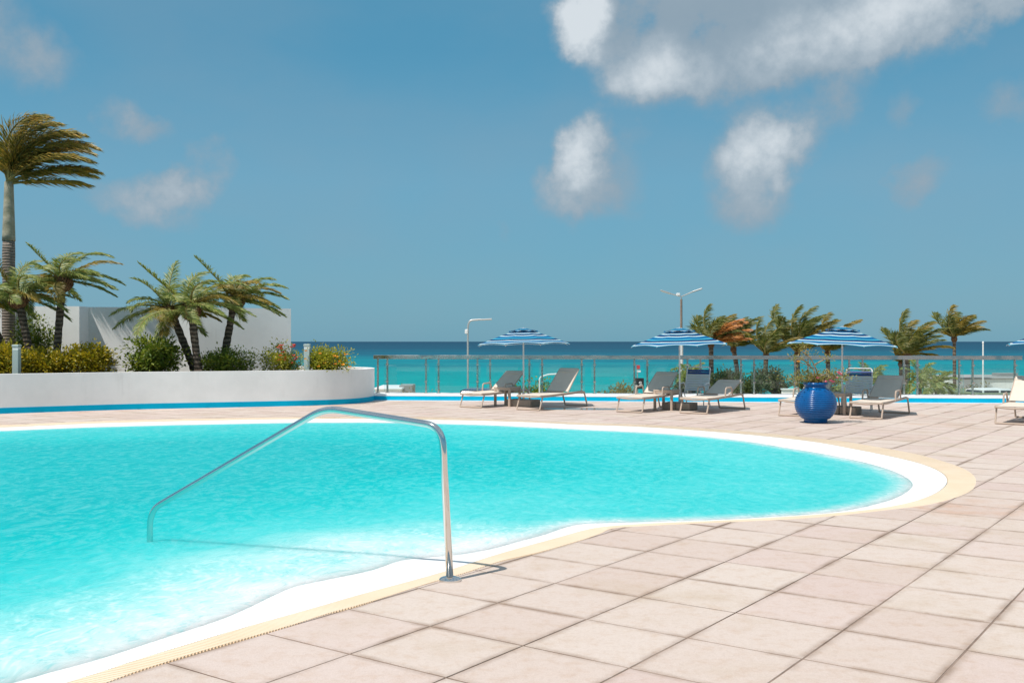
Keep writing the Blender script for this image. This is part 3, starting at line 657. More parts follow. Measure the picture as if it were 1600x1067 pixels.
LNG = [((736, 636.5), 36, 'sling sun lounger with reclined back beside the leftmost side table', (1, -1)),
       ((826, 640.5), 45, 'armless sling sun lounger with steep back right of the leftmost parasol pole', ()),
       ((984, 644), 38, 'sling sun lounger left of the middle side table, back half sunlit', (1, -1)),
       ((1084, 646), 23, 'sling sun lounger with the flattest back, in front of a strap chair', (1, -1)),
       ((1240, 650), 37, 'sling sun lounger mostly hidden behind the blue pot', (1, -1)),
       ((1353, 654), 36, 'sling sun lounger with upright back right of the blue pot', (1, -1)),
       ((1584, 663), 39, 'sling sun lounger cut off by the right edge of the photo', (1, -1))]
for (p, b, l, a) in LNG: X, Y = gnd(*p); lounger((X, Y, .001), b, l, a)

def side_table(loc, label):
    t = thing('side_table', loc, label, 'side table', 'taupe side tables between the loungers', ROT)
    MB().box((0, 0, .435), (.47, .47, .035), None, .006).build('table_top', M['taupe'], t)
    MB().box((0, .21, .395), (.40, .03, .05)).box((0, -.21, .395), (.40, .03, .05)).box((.21, 0, .395), (.03, .38, .05)).box((-.21, 0, .395), (.03, .38, .05)).build('apron', M['taupe'], t)
    for a in (-1, 1):
        for b in (-1, 1): MB().box((a * .208, b * .208, .209), (.052, .052, .418), None, .005).build('leg', M['taupe'], t)
for p, l in (((793, 633.5), 'square taupe side table under the leftmost parasol'), ((1043, 639.5), 'square taupe side table under the middle parasol'), ((1309, 646.5), 'square taupe side table partly hidden by the blue pot')):
    X, Y = gnd(*p); side_table((X, Y, .001), l)

def parasol(loc, label, rz, Rr=1.15, edge=1.47, tilt=(0, 0)):
    t = thing('parasol', loc, label, 'parasol', 'blue striped parasols over the loungers')
    MB().tube([(0, 0, .15), (0, 0, edge + .40)], .019, 12).build('pole', M['pole_white'], t, True)
    b = ROT; Mx = Matrix.Rotation(b, 3, 'Z')
    for s in (-1, 1):
        c = Mx @ Vector((0, s * .175, .085)); MB().box(c, (.42, .335, .165), Mx, .012).build('base_block', M['block'], t)
    MB().tube([(0, 0, .165), (0, 0, .33)], .028, 12).build('pole_socket', M['lamp_grey'], t, True)
    top = .37; TM = Matrix.Rotation(tilt[0], 3, 'X') @ Matrix.Rotation(tilt[1], 3, 'Y')
    def cone(r0, r1, z0, lift, nr, sc, at0, at1, th_=.004):
        mb = MB(); NS = 64; val = []
        for side in (0, 1):
            for i in range(nr + 1):
                u = i / nr; r = r0 + (r1 - r0) * u
                for j in range(NS):
                    a = 2 * math.pi * j / NS; ph = (j % 8) / 8; poly = math.cos(math.pi / 8) / math.cos((ph - .5) * math.pi / 4)
                    mid_ = math.sin(math.pi * ph)
                    rr = r * poly * (1 - .012 * mid_ * u)
                    z = z0 + top * (1 - (r / Rr) ** 1.2) + lift - .02 * mid_ * math.sin(math.pi * u) * (r / Rr) + sc * mid_ * u ** 6
                    v = TM @ Vector((rr * math.cos(a + rz), rr * math.sin(a + rz), z - z0 - (th_ if side else 0))); mb.v.append((v.x, v.y, v.z + z0)); val.append(at0 + (at1 - at0) * u)
        n_ = (nr + 1) * NS
        for i in range(nr):
            for j in range(NS):
                q = (i * NS + j, i * NS + (j + 1) % NS, (i + 1) * NS + (j + 1) % NS, (i + 1) * NS + j)
                mb.f += [tuple(reversed(q)), tuple(n_ + x for x in q)]
        for j in range(NS):
            a = nr * NS + j; b_ = nr * NS + (j + 1) % NS; mb.f.append((a, a + n_, b_ + n_, b_))
        mb.att = ('span', val); return mb
    cone(.05, Rr, edge, 0, 14, .028, .2, 1.0).build('canopy', M['canopy'], t, True)
    cone(.012, .37, edge, .026, 8, .03, .03, .42).build('vent_cap', M['canopy'], t, True)
    for j in range(8):
        a = rz + j * math.pi / 4; p = []
        for u in (.05, .35, .7, 1.0):
            r = Rr * u; v = TM @ Vector((r * math.cos(a), r * math.sin(a), top * (1 - u ** 1.2) - .014)); p.append((v.x, v.y, v.z + edge))
        MB().tube(p, .006, 6).build('rib', M['pole_white'], t)
    v = TM @ Vector((0, 0, top + .006)); MB().lathe([(.018, 0), (.020, .010), (.012, .022), (.004, .028)], 12, (v.x, v.y, v.z + edge)).build('finial', M['pole_white'], t, True)
X, Y = gnd(818, 634.2); parasol((X, Y, 0), 'blue striped parasol farthest left, beside the single arm street lamp', R(22.5), 1.15, 1.455, (R(-1.2), R(-1)))
X, Y = gnd(1062, 639.5); parasol((X, Y, 0), 'blue striped parasol in front of the double arm street lamp', R(10), 1.13, 1.445, (R(.8), R(-1.6)))
X, Y = gnd(1316, 646.5); parasol((X, Y, 0), 'blue striped parasol behind the blue pot', R(3), 1.18, 1.45, (R(1), R(2)))
X, Y = gnd(1668, 655); parasol((X, Y, 0), 'blue striped parasol cut off by the right edge of the photo', R(0), 1.15, 1.46)

def strap_chair(loc, label, rz=0.0):
    t = thing('strap_chair', loc, label, 'chair', 'white and blue strap chairs', ROT + rz)
    w = .27
    for s in (-1, 1):
        y = s * w
        MB().tube(fillet([(0, y, .02), (.03, y, .36), (.42, y, .33), (.60, y, .33)], .05, 4), .0125, 8).build('side_frame', M['pole_white'], t, True)
        MB().tube(fillet([(.02, y * 1.08, .30), (.03, y * 1.08, .56), (.46, y * 1.08, .57), (.54, y * 1.08, .50)], .06, 4), .0125, 8).build('armrest', M['pole_white'], t, True)
        MB().tube([(.36, y, .335), (.68, y, .015)], .0125, 8).build('leg', M['pole_white'], t, True)
    MB().tube(fillet([(.42, -w, .33), (.70, -w, .93), (.70, w, .93), (.42, w, .33)], .07, 5), .0135, 8).build('back_frame', M['pole_white'], t, True)
    MB().tube([(.68, -w, .02), (.68, w, .02)], .011, 8).build('stretcher', M['pole_white'], t, True)
    for i in range(9):
        u = .10 + .075 * i; x, z = .42 + .28 * u / .6 * .9, .33 + .6 * u / .6 * .9 ; f = u / .75
        x, z = .42 + .26 * f, .33 + .55 * f
        MB().box((x, 0, z), (.010, 2 * w + .03, .050), Matrix.Rotation(R(24), 3, 'Y')).build('strap', M['strap_blue' if i in (7, 8) else 'strap_white'], t)
    for i in range(7):
        MB().box((.05 + .058 * i, 0, .362 - .004 * i), (.050, 2 * w + .03, .009)).build('strap', M['strap_blue' if i in (0, 1) else 'strap_white'], t)
X, Y = gnd(1081, 637.5); strap_chair((X, Y, .001), 'white strap chair with blue bands under the middle parasol', R(12))
X, Y = gnd(1340, 643.5); strap_chair((X, Y, .001), 'white strap chair with blue bands behind the lounger right of the pot', R(14))

# puddle on the tiles behind the second lounger
pm = MB(); n_ = 72; cx, cy = 1.62, 23.45; ring_ = []
for j in range(n_):
    a = 2 * math.pi * j / n_; k_ = 1 + .22 * mnoise.noise((math.cos(a) * 1.7, math.sin(a) * 1.7, 3.1)) + .08 * mnoise.noise((math.cos(a) * 6, math.sin(a) * 6, 1))
    ring_.append((cx + .95 * k_ * math.cos(a), cy + .36 * k_ * math.sin(a) - .05 * math.cos(a), .0035))
pm.add(ring_, [tuple(range(n_))]).build('puddle', M['puddle'], kind='structure')['label'] = 'shallow puddle of water on the tiles under the lounger'

# ------------------------------------------------------------------ foliage helpers
def leaves(mb, c, dirv, L, w, rg, fold=.25):
    d = dirv.normalized(); s = d.cross(Vector((rg.uniform(-1, 1), rg.uniform(-1, 1), 1.2))); s = s.normalized() if s.length > 1e-4 else d.orthogonal().normalized()
    n = s.cross(d); m = c + d * L * .5
    mb.add([c, m + s * w + n * fold * w, c + d * L, m - s * w + n * fold * w], [(0, 1, 2, 3)])
def shrub(name, loc, label, cat, rx, ry, rz, nl, ls, mat, seed, stems=7, clumps=46, base=0.0, group=None, twig='twig', flat=.0, gauss=.11):
    """shrub: stems fan out to leaf clumps, uneven outline with gaps"""
    rg = random.Random(seed); t = thing(name, loc, label, cat, group); cl = []
    while len(cl) < clumps:
        p = Vector((rg.uniform(-1, 1), rg.uniform(-1, 1), rg.uniform(-.75 + flat, 1)))
        r = p.length
        if r > 1 or r < .38: continue
        k_ = .80 + .38 * mnoise.noise(p * 1.9 + Vector((seed, 0, 0)))
        cl.append(Vector((p.x * rx * k_ * 1.1, p.y * ry * k_ * 1.1, base + rz * (.82 + p.z * k_ * 1.02))))
    st = MB()
    for i, c in enumerate(cl):
        if i % 2 == 0 or i < stems:
            b = Vector((rg.gauss(0, rx * .14), rg.gauss(0, ry * .14), 0)); m_ = (b + c) * .5 + Vector((rg.gauss(0, .05), rg.gauss(0, .05), .06))
            st.tube([b, m_, c], [.016 * max(rz, .4), .011 * max(rz, .4), .004], 5, cap=False)
    st.build('stems', M[twig], t, True)
    fo = MB(); per = int(nl * 1.7) // clumps
    for c in cl:
        g_ = gauss * rg.uniform(.7, 1.35)
        for _ in range(per):
            o = Vector((rg.gauss(0, g_), rg.gauss(0, g_), rg.gauss(0, g_ * .8))); p = c + o
            if p.z < .02: continue
            d = o.normalized() + Vector((rg.uniform(-.7, .7), rg.uniform(-.7, .7), rg.uniform(-.35, .75)))
            leaves(fo, p, d, ls * rg.uniform(.65, 1.3), ls * rg.uniform(.2, .32), rg)
    fo.build('foliage', M[mat], t, kind='stuff'); return t, cl
def flowers(t, pts_, r, mat, rg, name='flower'):
    for p in pts_:
        mb = MB()
        for k_ in range(5):
            a = 2 * math.pi * k_ / 5 + rg.uniform(0, 1); d = Vector((math.cos(a), math.sin(a) * .8 - .3, .45 + rg.uniform(-.2, .3))); leaves(mb, Vector(p), d, r, r * .42, rg)
        mb.build(name, M[mat], t)

WIND = Vector((1.0, .18, .0))
def frond(rg, d0, L, wind, droop, ll, dens, wl=.9, lw=.016, gl=.35, up=None):
    """a feather frond: rachis bent by wind and weight, leaflets on both sides"""
    n = 14; p = Vector((0, 0, 0)); d = d0.normalized(); path = [p.copy()]; dirs = [d.copy()]
    for i in range(n):
        t = (i + 1) / n; d = (d + (WIND * wind * (.35 + t) + Vector((0, 0, -1)) * droop * (.25 + 1.1 * t)) / n * 1.6).normalized(); p = p + d * L / n; path.append(p.copy()); dirs.append(d.copy())
    st = MB().tube(path, [.018 * L * (1 - .85 * i / n) + .002 for i in range(n + 1)], 5, cap=False)
    lf = MB(); N = int(dens * L)
    for i in range(N):
        t = .10 + .90 * (i + rg.uniform(-.3, .3)) / N; t = min(max(t, .05), .999); f = t * n; a = int(f); q = f - a
        c = path[a].lerp(path[min(a + 1, n)], q); d = dirs[a].lerp(dirs[min(a + 1, n)], q).normalized()
        side = d.cross(Vector((0, 0, 1))); side = side.normalized() if side.length > .05 else Vector((0, 1, 0))
        nu = side.cross(d)
        for s in (-1, 1):
            l_ = ll * (.35 + .65 * math.sin(math.pi * min(1, .12 + t * .86)) ** .7) * rg.uniform(.8, 1.15) * (1 if t < .9 else .75)
            v = (d * (.40 + .65 * t) + side * s * .95 + nu * rg.uniform(-.05, .45) + WIND * wl * rg.uniform(.6, 1.3) + Vector((0, 0, -gl * .4))).normalized()
            v2 = (v + WIND * wl * .45 + Vector((0, 0, -gl * rg.uniform(.6, 1.5)))).normalized()
            m_ = c + v * l_ * .5; e = m_ + v2 * l_ * .5
            wv = v.cross(Vector((rg.uniform(-.4, .4), -1, .5 + rg.uniform(-.4, .4)))).normalized() * lw * rg.uniform(.8, 1.25)
            lf.add([c - wv * .4, c + wv * .4, m_ + wv, m_ - wv, e], [(0, 1, 2, 3), (3, 2, 4)])
    return st, lf
def palm(name, foot, top, label, r0, r1, fr, kind, seed, group=None, bend=.0, boss=None, wind=.9, fl=None, shaft=None):
    """fr: list of (azimuth, elevation, length, droop, material)"""
    rg = random.Random(seed); foot, top = Vector(foot), Vector(top); t = thing(name, foot, label, 'palm tree', group)
    h_ = top - foot; path = []; rad = []; n = 26
    for i in range(n + 1):
        u = i / n; path.append(Vector((h_.x * u + bend * math.sin(math.pi * u), h_.y * u, h_.z * u)))
        rad.append((r0 + (r1 - r0) * u ** .7) * (1 + (.10 * rg.uniform(-1, 1) if kind == 'date' else .03 * rg.uniform(-1, 1))) + (r0 * .35 * max(0, .12 - u) / .12))
    if shaft:
        cut_ = int(n * shaft)
        MB().tube(path[:cut_ + 1], [r * (1 + .10 * math.sin(math.pi * min(1, i / cut_ * 1.0)) + (.12 if i > cut_ - 5 else 0)) for i, r in enumerate(rad[:cut_ + 1])], 16).build('trunk', M['trunk_royal'], t, 'all')
        MB().tube(path[cut_:], [r0 * (.98 - .32 * (i / (n - cut_))) for i in range(n - cut_ + 1)], 16).build('crownshaft', M['shaft'], t, 'all')
    else: MB().tube(path, rad, 12).build('trunk', M['trunk_' + kind], t, 'all')
    cr = link('crown', None, t)
    cr.location = h_
    if boss:
        b = MB(); bw_, bh = boss; N = 130
        b.lathe([(bw_ * math.cos(a) * .85, bh * math.sin(a)) for a in np.linspace(-1.4, 1.3, 9)], 12)
        for i in range(N):
            z = -1 + 1.75 * (i + .5) / N; a = i * 2.39996; r = math.sqrt(max(.02, 1 - z * z)); c = Vector((r * bw_ * math.cos(a), r * bw_ * math.sin(a), z * bh))
            nrm = Vector((math.cos(a) * r, math.sin(a) * r, z * .4)); tip = c + (nrm.normalized() * .6 + Vector((0, 0, .8))).normalized() * bw_ * .52 * rg.uniform(.7, 1.3)
            s_ = Vector((-math.sin(a), math.cos(a), 0)) * bw_ * .17; u_ = Vector((0, 0, bw_ * .10))
            b.add([c - s_ - u_, c + s_ - u_, c + u_ * 1.5, tip], [(0, 1, 3), (1, 2, 3), (2, 0, 3)])
        cr.data = b.mesh('crown', M['boss']) if False else None
        b.build('leaf_base_boss', M['boss'], t).location = h_ - Vector((0, 0, boss[1] * .55))
    for (a, e, L, dr, mt, *wo) in fr:
        d0 = Vector((math.cos(R(a)) * math.cos(R(e)), math.sin(R(a)) * math.cos(R(e)), math.sin(R(e))))
        p = dict(wind=wind, ll=.34, dens=58, wl=.32, lw=.0095)
        if fl: p.update(fl)
        st, lf = frond(rg, d0, L, wo[0] if wo else p['wind'], dr, p['ll'], p['dens'], p['wl'], p['lw'])
        o = lf.build('frond', M[mt], cr)
        s_ = st.mesh('rachis', M['rachis'], True)
        o.data.materials.append(M['rachis']); nv = len(lf.v)
        bmx = bmesh.new(); bmx.from_mesh(o.data); k0 = len(bmx.faces); bmx.from_mesh(s_); bmx.faces.ensure_lookup_table()
        for f in bmx.faces[k0:]: f.material_index = 1
        bmx.to_mesh(o.data); bmx.free(); bpy.data.meshes.remove(s_)
        o.location = Vector((rg.gauss(0, .03), rg.gauss(0, .03), rg.gauss(0, .03)))
    return t
def crown(rg, n, L, e0=-15, e1=80, drop=(.5, .9), mats=('frond_date',), a0=0, a1=360):
    out = []
    for i in range(n):
        u = (i + .5) / n; e = e1 + (e0 - e1) * u ** .8; a = a0 + (i * 137.5) % (a1 - a0)
        out.append((a, e + rg.uniform(-6, 6), L * rg.uniform(.85, 1.12), rg.uniform(*drop), rg.choice(mats)))
    return out

# ------------------------------------------------------------------ palms in the planter
rg = random.Random(3)
MD = ('frond_date',) * 5 + ('frond_gold',)
b_ = at(13, 560, 26.95); b_.z = .68
fr = [(8, 50, 2.3, .75, 'frond_royal'), (-15, 58, 2.4, .75, 'frond_royal'), (25, 38, 2.3, .6, 'frond_royal'), (-40, 66, 2.5, .85, 'frond_royal'), (50, 60, 2.4, .8, 'frond_royal'), (-70, 72, 2.4, .8, 'frond_royal'),
      (5, 26, 2.2, .5, 'frond_royal'), (-20, 40, 2.3, .6, 'frond_royal'), (100, 75, 2.2, .8, 'frond_royal'), (180, 80, 2.2, .8, 'frond_royal'), (-110, 70, 2.3, .8, 'frond_royal'), (150, 60, 1.9, .6, 'frond_royal'), (-20, 70, 2.5, .8, 'frond_royal'), (10, 64, 2.6, .9, 'frond_royal'), (0, 10, 2.0, .3, 'frond_royal')]
t = palm('royal_palm', b_, at(14, 284, 26.95), 'tall royal palm with smooth grey trunk and wind swept crown at the left edge', .165, .12, fr, 'royal', 11, wind=.95, shaft=.72,
         fl=dict(ll=.66, dens=62, wl=.45, lw=.013))
sp = MB().tube([(0, 0, -.1), (-.08, 0, .8), (-.2, 0, 1.75)], [.06, .045, .006], 8); sp.build('spear_leaf', M['shaft'], t, True).location = at(14, 284, 26.95) - b_

def date_palm(fx, fy, tx, ty, Y, label, seed, n, L, kw=None, **k):
    f = at(fx, fy, Y); f.z = min(f.z, .70); f.x = at(fx, fy, Y).x
    rg = random.Random(seed); fr = crown(rg, n, L, -8, 66, (.6, 1.05), MD)
    return palm('date_palm', f, at(tx, ty, Y), label, .10, .085, fr + (kw or []), 'date', seed, 'short date palms in the planter', boss=(.21, .20), wind=.95, **k)
date_palm(54, 575, 28, 462, 25.0, 'short date palm whose crown covers the royal palm trunk', 21, 18, 1.2)
date_palm(26, 560, -30, 470, 25.4, 'leaning date palm trunk running out of the left edge', 22, 14, 1.0)
date_palm(86, 572, 98, 436, 25.2, 'short date palm with straight trunk right of the royal palm', 23, 18, 1.35)
LEFT = [(175, 30, 1.2, .75, 'frond_date', .12), (185, 12, 1.45, .6, 'frond_date', .05), (195, 55, 1.25, .8, 'frond_date', .15), (172, 0, 1.6, .55, 'frond_date', .0), (100, 80, 1.2, .3, 'frond_date', .2), (262, -30, .9, .7, 'frond_gold', .1)]
date_palm(307, 578, 266, 482, 25.5, 'date palm leaning left with fronds spread to the left, in front of the screen wall', 24, 9, 1.1, LEFT)
date_palm(311, 582, 298, 480, 24.9, 'middle of the three clustered date palms, upright trunk with thick brown boss', 25, 18, 1.5)
date_palm(345, 572, 367, 466, 25.9, 'date palm leaning right at the right of the cluster of three', 26, 17, 1.35)

# ------------------------------------------------------------------ shrubs in the planter
SH = 'shrubs in the planter'
def sat(px, Y): p = at(px, 533, Y); p.z = .69; return p
shrub('croton_shrub', sat(10, 24.0), 'yellow orange croton shrub at the left edge, left of the bollard light', 'shrub', .55, .45, .42, 2600, .085, 'leaf_croton', 31, clumps=40, group=SH)
shrub('croton_shrub', sat(72, 24.6), 'low yellow green croton shrub at the foot of the straight date palm', 'shrub', .58, .45, .36, 3000, .085, 'leaf_croton', 32, clumps=46, group=SH)
shrub('croton_shrub', sat(140, 24.9), 'large yellow green croton shrub right of the straight date palm', 'shrub', .50, .45, .38, 3000, .085, 'leaf_croton', 33, clumps=52, group=SH)
shrub('tall_shrub', sat(55, 26.4), 'tall sparse green shrub with bare stems behind the date palm trunks', 'shrub', .62, .4, .80, 1500, .085, 'leaf_green', 34, clumps=44, group=SH, flat=.5)
shrub('broadleaf_shrub', sat(246, 25.0), 'round dark green broadleaf shrub left of the palm cluster', 'shrub', .60, .5, .50, 2900, .105, 'leaf_green', 35, clumps=60, group=SH)
shrub('green_shrub', sat(352, 25.3), 'dense green shrub right of the palm cluster trunks', 'shrub', .64, .5, .36, 3400, .068, 'leaf_green', 36, clumps=50, group=SH, gauss=.1)
t, cl = shrub('flowering_shrub', sat(438, 25.6), 'loose shrub with red blossoms near the end of the screen wall', 'shrub', .56, .4, .36, 1900, .066, 'leaf_yellow', 37, clumps=40, group=SH)
rg = random.Random(5)
flowers(t, [(rg.choice((.1, .42)) + rg.gauss(0, .05), -.35, rg.uniform(.3, .75)) for _ in range(20)], .06, 'red', rg)
t, cl = shrub('allamanda_shrub', sat(513, 25.5), 'yellow green flowering shrub at the right end of the planter', 'shrub', .56, .45, .38, 3200, .066, 'leaf_yellow', 38, clumps=52, group=SH)
flowers(t, [(rg.uniform(-.5, .6), -.45, rg.uniform(.2, .65)) for _ in range(12)], .055, 'orange', rg)
def bollard(px, Y, top, label):
    p = at(px, 533, Y); p.z = .68; t = thing('bollard_light', p, label, 'bollard light', 'square bollard lights in the planter'); hh = at(px, top, Y).z - .68
    MB().box((0, 0, hh * .43), (.14, .14, hh * .86), None, .01).build('post', M['bollard'], t)
    MB().box((0, 0, hh * .895), (.13, .13, hh * .07)).build('lens', M['lens'], t)
    MB().box((0, 0, hh * .965), (.155, .155, hh * .07), None, .01).build('cap', M['bollard'], t)
bollard(26, 23.1, 538, 'pale green square bollard light by the left croton shrubs')
bollard(480, 25.2, 537, 'pale square bollard light between the shrubs at the planter end')

# ------------------------------------------------------------------ blue pot and its plant
X, Y = gnd(1274.5, 660.5); Y += .12; X = (1274.5 - 800) / FPX * Y
pot = thing('ceramic_pot', (X, Y, .001), 'big round ribbed blue glazed pot on the deck', 'pot')
prof = [(.20, 0), (.215, .01), (.215, .06), (.225, .075)]
for i in range(241):
    u = i / 240; z = .075 + u * .575; a = (z - .35) / .36; r = .385 * math.sqrt(max(0, 1 - a * a))
    rib = .012 * (abs(math.sin(math.pi * u * 15)) ** .6 - .55) * (1 if .03 < u < .93 else 0)
    prof.append((r + rib, z))
prof += [(.195, .665), (.193, .69), (.20, .70), (.222, .712), (.23, .733), (.222, .752), (.20, .76), (.185, .752), (.18, .72)]
MB().lathe(prof, 72).build('body', M['glaze'], pot, 'all')
MB().lathe([(.178, .70), (.178, .722)], 24).build('soil', M['soil'], pot)
pl = thing('desert_rose', (X, Y, .72), 'sparse pink flowering plant growing in the blue pot', 'plant'); rg = random.Random(9)
BR = [[(0, 0, 0), (.05, 0, .16), (-.12, -.02, .52), (-.30, -.04, .64)], [(0, 0, 0), (-.03, 0, .26), (-.10, 0, .34), (-.38, -.05, .44)], [(-.04, 0, .36), (.10, 0, .44), (.24, 0, .50)],
      [(0, 0, 0), (.16, -.05, .10), (.34, -.05, .16), (.46, -.05, .22)], [(0, 0, 0), (-.12, -.05, .07), (-.36, -.08, .10)], [(0, 0, 0), (.05, -.1, .15), (.20, -.12, .20)], [(0, 0, 0), (.2, .05, .12), (.52, .02, .10)],
      [(0, 0, 0), (-.1, .05, .14), (-.22, .05, .20)], [(-.12, -.02, .52), (-.2, 0, .58), (-.17, 0, .66)], [(-.10, 0, .34), (-.24, -.03, .46), (-.40, -.03, .50)]]
tips = []
for b in BR:
    c = catmull(b, 5); MB().tube(c, [.019 * (1 - .7 * i / len(c)) for i in range(len(c))], 6).build('branch', M['branch'], pl, True); tips.append((c[-1], 1)); tips.append((c[len(c) * 2 // 3], .4))
fo = MB()
for p, k_ in tips:
    for _ in range(int((70 if p.z < .34 else 40) * k_)):
        o = Vector((rg.gauss(0, .06), rg.gauss(0, .06), rg.gauss(0, .04))); leaves(fo, p + o, o.normalized() + Vector((0, 0, .4)), .05 * rg.uniform(.7, 1.3), .012, rg)
for _ in range(900):
    a = rg.uniform(0, 6.283); r = abs(rg.gauss(0, .26)); p = Vector((r * math.cos(a) * 1.25, r * math.sin(a) * .7, .03 + abs(rg.gauss(.06, .06)) + .05 * r)); leaves(fo, p, Vector((math.cos(a), math.sin(a), rg.uniform(-.2, .9))), .055 * rg.uniform(.6, 1.3), .013, rg)
fo.build('foliage', M['leaf_pot'], pl, kind='stuff')
flowers(pl, [(.42, -.12, .20), (.46, -.08, .17), (.22, -.2, .07), (.26, -.2, .05), (.40, -.1, .22), (.12, -.22, .05), (-.02, -.2, .12), (.36, -.1, .12)], .05, 'pink', rg)
flowers(pl, [(-.34, -.05, .42)], .045, 'orange', rg)

# ------------------------------------------------------------------ beyond the railing: coconut palms, shrubs, lamps, houses, cars
MC = ('frond_coco',) * 5 + ('frond_gold',)
def coco(fx, tx, ty, Y, L, n, label, seed, bend=0.0, mats=MC, extra=(), e0=24, wind=.95, r=.16):
    f = at(fx, 533, Y); f.z = -2.75 if Y < 58 else -3.6
    rg = random.Random(seed); fr = crown(rg, n, L, e0, 84, (.2, .55), mats)
    return palm('coconut_palm', f, at(tx, ty, Y), label, r, r * .8, fr + list(extra), 'coco', seed, 'coconut palms beyond the railing', bend, wind=wind,
                fl=dict(ll=.70, dens=26, wl=.75, lw=.024), boss=(.15, .20))
DEAD = [(-62, 62, 1.9, .3, 'frond_dead', .8), (-50, 48, 2.3, .2, 'frond_dead', .8), (-70, 40, 2.0, .15, 'frond_dead', .9), (-60, 22, 1.9, .1, 'frond_dead', .9), (-42, 34, 2.3, .2, 'frond_dead', .7), (-66, 54, 2.3, .1, 'frond_dead', 1.0), (-48, 12, 2.2, .1, 'frond_dead', .8)]
coco(1112, 1111, 536, 57, 2.1, 13, 'wind blown coconut palm with orange dead fronds right of the middle parasol', 51, extra=DEAD)
coco(1152, 1146, 543, 60, 2.3, 15, 'wind blown coconut palm just right of the one with orange dead fronds', 52, bend=.2)
coco(1206, 1197, 553, 58, 2.5, 12, 'slender coconut palm left of the tall one behind the pot parasol', 53, bend=-.15)
coco(1247, 1246, 549, 59, 3.3, 16, 'tallest coconut palm rising behind the left half of the pot parasol', 54)
coco(1297, 1293, 549, 61, 2.6, 13, 'coconut palm showing above the top of the pot parasol', 55)
coco(1418, 1418, 553, 58, 2.5, 15, 'broad coconut palm right of the pot parasol with yellow stems', 56, extra=[(160, 55, 1.2, .5, 'frond_gold'), (0, 8, 1.6, .3, 'frond_gold')])
coco(1409, 1408, 566, 60, 1.3, 7, 'short coconut palm standing close to the broad one right of the pot parasol', 57)
coco(1492, 1491, 527, 62, 2.0, 15, 'slim coconut palm standing alone near the right edge', 58, r=.12)
def small_palm(px, top, Y, L, label, seed, n=16):
    f = at(px, 533, Y); f.z = -2.75; rg = random.Random(seed)
    return palm('young_palm', f, at(px, top, Y), label, .10, .08, crown(rg, n, L, -25, 75, (.5, 1.0), ('frond_date',)), 'coco', seed, 'young palms beyond the railing', wind=.35, fl=dict(ll=.42, dens=22, wl=.3, lw=.022))
small_palm(1361, 590, 46, .85, 'young palm behind the right strap chair', 61)
small_palm(1438, 590, 48, 1.15, 'young palm left of the white building, taller of two', 62)
small_palm(1463, 600, 46, .95, 'young palm left of the white building, lower of two', 63)
small_palm(1330, 606, 46, .7, 'young palm half hidden behind the right parasol pole', 65, 12)
small_palm(1078, 585, 50, .9, 'young palm behind the middle strap chair', 64)
def bush(px, top, Y, rx, label, seed, mat='leaf_dark', nl=2600, ls=.17):
    p = at(px, 533, Y); zt = at(px, top, Y).z; p.z = zt - 1.9 * .95; rz = 1.0
    return shrub('coastal_shrub', p, label, 'shrub', rx, 1.0, rz, nl, ls, mat, seed, clumps=52, group='shrubs beyond the railing', gauss=.2)
bush(1135, 575, 52, .85, 'dark green coastal shrub below the coconut palm with orange fronds', 71)
bush(1198, 573, 52, 1.15, 'large dark green coastal shrub left of the blue pot', 72)
bush(1172, 590, 50, .8, 'low coastal shrub at the left foot of the large dark one', 73, nl=1800)
bush(1245, 595, 53, 1.5, 'low spreading coastal shrub right behind the blue pot', 74)
bush(1290, 594, 52, 1.2, 'low coastal shrub under the pot parasol', 75)
bush(850, 594, 45, .62, 'green coastal shrub between the two loungers of the left parasol', 76, 'leaf_green', 1800, .15)
bush(818, 598, 46, .45, 'small green coastal shrub behind the left parasol pole', 77, 'leaf_green', 1200, .13)
bush(960, 607, 45, .95, 'low yellowish dune shrub left of the black sign', 78, 'leaf_dune', 2200, .15)
bush(975, 596, 44, .30, 'upright yellowish dune shrub beside the black sign', 79, 'leaf_dune', 900, .13)
bush(637, 609, 45, .22, 'tiny dune shrub beside the low white house on the left', 80, 'leaf_dune', 400, .12)
bush(683, 609, 45, .18, 'tiny dune shrub left of the single arm street lamp', 81, 'leaf_dune', 400, .12)
bush(1520, 601, 62, .8, 'dune shrub at the corner of the white building', 82, 'leaf_dune', 1400, .15)
bush(1075, 578, 56, .7, 'dark coastal shrub behind the double arm street lamp', 83, nl=1500)

# street lamps
p = at(731, 533, 60); p.z = -2.8; t = thing('street_lamp', p, 'single arm galvanised street lamp left of the leftmost parasol', 'street lamp')
tp = at(731, 500, 60).z - p.z
MB().tube(fillet([(0, 0, 0), (0, 0, tp - .3), (.12, 0, tp), (.75, 0, tp + .05)], .35, 6), .055, 10).build('pole', M['lamp_grey'], t, True)
MB().box((1.05, 0, tp + .05), (.72, .26, .09), Matrix.Rotation(R(-3), 3, 'Y'), .03).build('lamp_head', M['lamp_grey'], t)
MB().box((-.08, 0, tp - .65), (.18, .16, .26), None, .03).build('junction_box', M['white'], t)
p = at(1064.5, 533, 60); p.z = -2.8; t = thing('street_lamp', p, 'double arm street lamp rising behind the middle parasol', 'street lamp')
tp = at(1064, 463, 60).z - p.z
MB().tube([(0, 0, 0), (0, 0, tp * .62)], .11, 12).build('lower_pole', M['white'], t, True)
MB().tube([(0, 0, tp * .62), (0, 0, tp - .15)], [.075, .065], 12).build('upper_pole', M['lamp_brown'], t, True)
